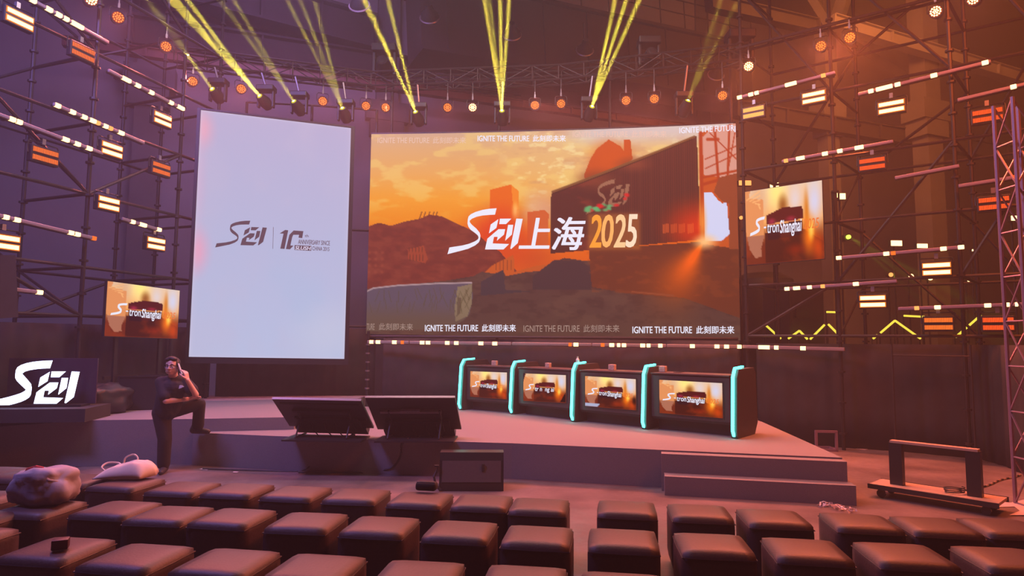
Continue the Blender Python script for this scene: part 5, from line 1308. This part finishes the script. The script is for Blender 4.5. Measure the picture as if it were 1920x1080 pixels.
# ---- body: one continuous skin ----
m = MB()
fdir = Vector((.05, -1, .10)).normalized()               # where the face looks (towards the audience, chin a little up)
HX = Vector((1, .08, .05)).normalized(); HZ = HX.cross(fdir).normalized()
if HZ.z < 0: HZ = -HZ
HT = Matrix(((HX.x, -fdir.x, HZ.x, head.x), (HX.y, -fdir.y, HZ.y, head.y), (HX.z, -fdir.z, HZ.z, head.z), (0, 0, 0, 1)))   # x right, y back, z up
hb = lambda p, r: ball(m, HT @ Matrix.Translation(Vector(p)), r, 3)
hb((0, .012, .03), (.077, .093, .088)); hb((0, -.012, -.035), (.066, .072, .075)); hb((0, -.035, -.085), (.036, .036, .028)); hb((-.045, -.01, -.055), (.026, .04, .035)); hb((.045, -.01, -.055), (.026, .04, .035))
hb((-.035, -.058, -.022), (.024, .02, .02)); hb((.035, -.058, -.022), (.024, .02, .02))
hb((0, -.088, -.018), (.011, .014, .02)); hb((0, -.096, -.032), (.014, .013, .010)); hb((-.012, -.088, -.036), (.009, .010, .007)); hb((.012, -.088, -.036), (.009, .010, .007)); hb((0, -.078, .005), (.009, .01, .02))
hb((0, -.076, -.062), (.022, .012, .0055)); hb((0, -.074, -.071), (.019, .012, .006)); hb((0, -.068, .018), (.05, .018, .012))
for s in (-1, 1): hb((s * .08, .008, -.012), (.010, .020, .030))
limb(m, [neck + Vector((0, .015, -.03)), HT @ Vector((0, .02, -.05))], [.058, .052])
limb(m, [chest + Vector((0, .02, 0)), neck + Vector((0, .02, -.03))], [.10, .06]); limb(m, [shR, neck + Vector((0, .02, -.05)), shL], [.05, .05, .05])
limb(m, [waist, chest + Vector((0, .02, 0))], [.11, .11]); limb(m, [hipR, waist, hipL], [.08, .10, .08])
limb(m, [shR, elR, wrR], [.050, .040, .027]); limb(m, [shL, shL.lerp(elL, .5), elL, wrL], [.050, .043, .039, .027])
limb(m, [hipR, kneeS, ankS], [.075, .052, .04]); limb(m, [hipL, kneeU, ankU], [.075, .052, .04])
# hand resting on the knee: palm and five fingers
def hand(wr, pd, pn, side, curl, L=.17, spread=.35, th_curl=.25):
    """wr wrist, pd pointing direction, pn palm normal (palm side), side: direction of the thumb"""
    pd = pd.normalized(); side = (side - pd * side.dot(pd)).normalized(); pn = side.cross(pd).normalized() * (1 if side.cross(pd).dot(pn) > 0 else -1)
    pc = wr + pd * .05
    for t in (-.026, -.009, .009, .026): limb(m, [wr + side * t * .6 + pd * .005, wr + pd * .088 + side * t], [.015, .0125])
    for k, (t, ln) in enumerate(((.030, .072), (.010, .080), (-.011, .074), (-.030, .058))):
        b = wr + pd * .088 + side * t; d = (pd + side * t * spread * 6).normalized(); p = b; pts = [b]; 
        for q in range(3):
            a = curl[k] * (q + 1) / 3 if isinstance(curl, (list, tuple)) else curl * (q + 1) / 3
            p = p + (d * math.cos(a) + pn * math.sin(a)) * ln * (.42, .32, .26)[q]; pts.append(p)
        limb(m, pts, [.0095, .009, .0085, .0075])
    b = wr + pd * .025 + side * .024; d1 = (pd * .6 + side * .8).normalized(); p1 = b + d1 * .04; p2 = p1 + (pd * .85 + side * .3 + pn * th_curl).normalized() * .034; p3 = p2 + (pd * .95 + pn * th_curl * 1.5).normalized() * .026
    limb(m, [b, p1, p2, p3], [.0135, .012, .0105, .009])
hand(wrR, hdR - wrR, Vector((0, 0, -1)), Vector((-.2, -1, .1)), (.45, .5, .5, .55))
hand(wrL, Vector((-.28, .0, 1)), Vector((-1, .3, .1)), Vector((-.1, -.2, 1)).cross(Vector((1, 0, 0))) * -1 + Vector((-.5, -.6, .2)), (.9, 1.1, 1.3, 1.5), th_curl=.5)
body = organic(m, 'body', M_SKIN, per, .0052, 3)
# ---- clothes ----
m = MB()
limb(m, [waist + Vector((0, 0, -.07)), waist, chest, chest.lerp(neck, .45) + Vector((0, .02, 0))], [.135, .142, .140, .100])
limb(m, [waist + Vector((-.045, -.01, -.06)), chest + Vector((-.06, 0, .0))], [.115, .115]); limb(m, [waist + Vector((.05, .02, -.05)), chest + Vector((.055, .02, .0))], [.110, .115])
limb(m, [shR + Vector((.01, 0, .0)), neck + Vector((-.03, .02, -.055)), neck + Vector((.03, .025, -.055)), shL + Vector((-.01, 0, .0))], [.066, .062, .062, .066])
limb(m, [shR, shR.lerp(elR, .78)], [.070, .078]); limb(m, [shL, shL.lerp(elL, .70)], [.070, .078])
organic(m, 'tshirt', M_TEE, per, .009, 4)
m = MB()
limb(m, [waist + Vector((0, 0, -.04)), (hipR + hipL) / 2], [.135, .14]); limb(m, [hipR, hipR.lerp(kneeS, .5), kneeS, ankS + Vector((0, 0, .02))], [.118, .100, .085, .078])
limb(m, [hipL + Vector((-.01, 0, 0)), hipL.lerp(kneeU, .5), kneeU], [.118, .100, .078]); limb(m, [kneeU, kneeU.lerp(ankU, .5), ankU + Vector((0, 0, .02))], [.078, .074, .076])
organic(m, 'trousers', M_TROU, per, .010, 4)
def shoe(heel, d, name='shoe'):
    m = MB(); d = Vector(d).normalized(); h = Vector(heel); up = Vector((0, 0, 1))
    limb(m, [h + up * .045, h + d * .10 + up * .042, h + d * .20 + up * .034], [.042, .042, .034]); limb(m, [h + up * .05, h + d * .02 + up * .10], [.045, .045])
    o = organic(m, name, M_SHOE, per, .008, 3); return o
shoe(foot_s + Vector((0, .04, -.0)), (.25, -1, 0)); shoe(footU + Vector((-.07, .0, 0)), (1, .02, 0))
# hair: cap with a fringe line
m = MB(); T2 = HT
for p, r in (((0, .025, .048), (.083, .092, .080)), ((0, .05, .0), (.078, .07, .07)), ((-.03, -.048, .088), (.045, .035, .025)), ((.03, -.046, .09), (.045, .035, .025)), ((0, -.02, .105), (.06, .06, .028)), ((-.07, .0, .03), (.017, .04, .04)), ((.07, .0, .03), (.017, .04, .04))):
    ball(m, T2 @ Matrix.Translation(Vector(p)), r, 3)
organic(m, 'hair', M_HAIR, per, .007, 3)
# face details
m = MB()
for s in (-1, 1):
    ball(m, HT @ Matrix.Translation(Vector((s * .031, -.0745, .000))), (.011, .006, .0055))
m.build('eyes', mat('eye_white', (.7, .66, .64), .3), body, smooth=True); m = MB()
for s in (-1, 1):
    ball(m, HT @ Matrix.Translation(Vector((s * .031, -.0795, .000))), (.005, .003, .005)); m.path([HT @ Vector((s * .012, -.082, .020)), HT @ Vector((s * .03, -.084, .026)), HT @ Vector((s * .05, -.074, .019))], .0035, 5)
m.build('iris_and_brow', M_HAIR, body, smooth=True)
m = MB(); m.path([HT @ Vector((x, -.0885 + abs(x) * .3, -.0655 + (.001 if abs(x) < .01 else 0))) for x in (-.021, -.01, 0, .01, .021)], .0032, 5); m.build('lips', mat('lips', (.42, .16, .14), .5), body, smooth=True)
m = MB()
for s in (-1, 1): m.path([HT @ Vector((s * .033 + .025 * math.cos(a), -.094 + .008 * abs(math.cos(a)), .0 + .0175 * math.sin(a))) for a in [k * math.pi / 8 for k in range(17)]], .0022, 5)
m.path([HT @ Vector((-.009, -.095, .004)), HT @ Vector((.009, -.095, .004))], .0022, 5)
for s in (-1, 1): m.path([HT @ Vector((s * .058, -.088, .004)), HT @ Vector((s * .084, -.03, .004)), HT @ Vector((s * .086, .01, -.002))], .0022, 5)
m.build('glasses', mat('dark_glasses_frame', (.01, .01, .012), .3), per, smooth=True)
# small white crest on the shirt
cc = G(339.5, 725.5, 8.20); m = MB(frame(cc, (1, .12, 0)))
m.prism([(-.028, -.022), (-.02, .002), (-.024, .012), (-.012, .024), (.012, .022), (.022, .012), (.036, .010), (.03, -.002), (.012, -.006), (.0, -.016)], -.004, .004, Matrix.Rotation(math.radians(90), 4, 'X'))
m.build('shirt_emblem', mat('emblem_white', (.8, .8, .8), .6), per)
# phone held at the ear
pc = HT @ Vector((.108, -.02, -.035)); up = Vector((-.35, .0, 1)).normalized(); T = frame(pc, Vector((.3, -1, 0)), up)
m = MB(T); m.rbox((0, 0, 0), (.072, .009, .15), .004, 2)
tag(m.build('smartphone', mat('pale_phone', (.55, .55, .6), .25)), 'thin pale smartphone held to the ear of the standing person', 'phone')
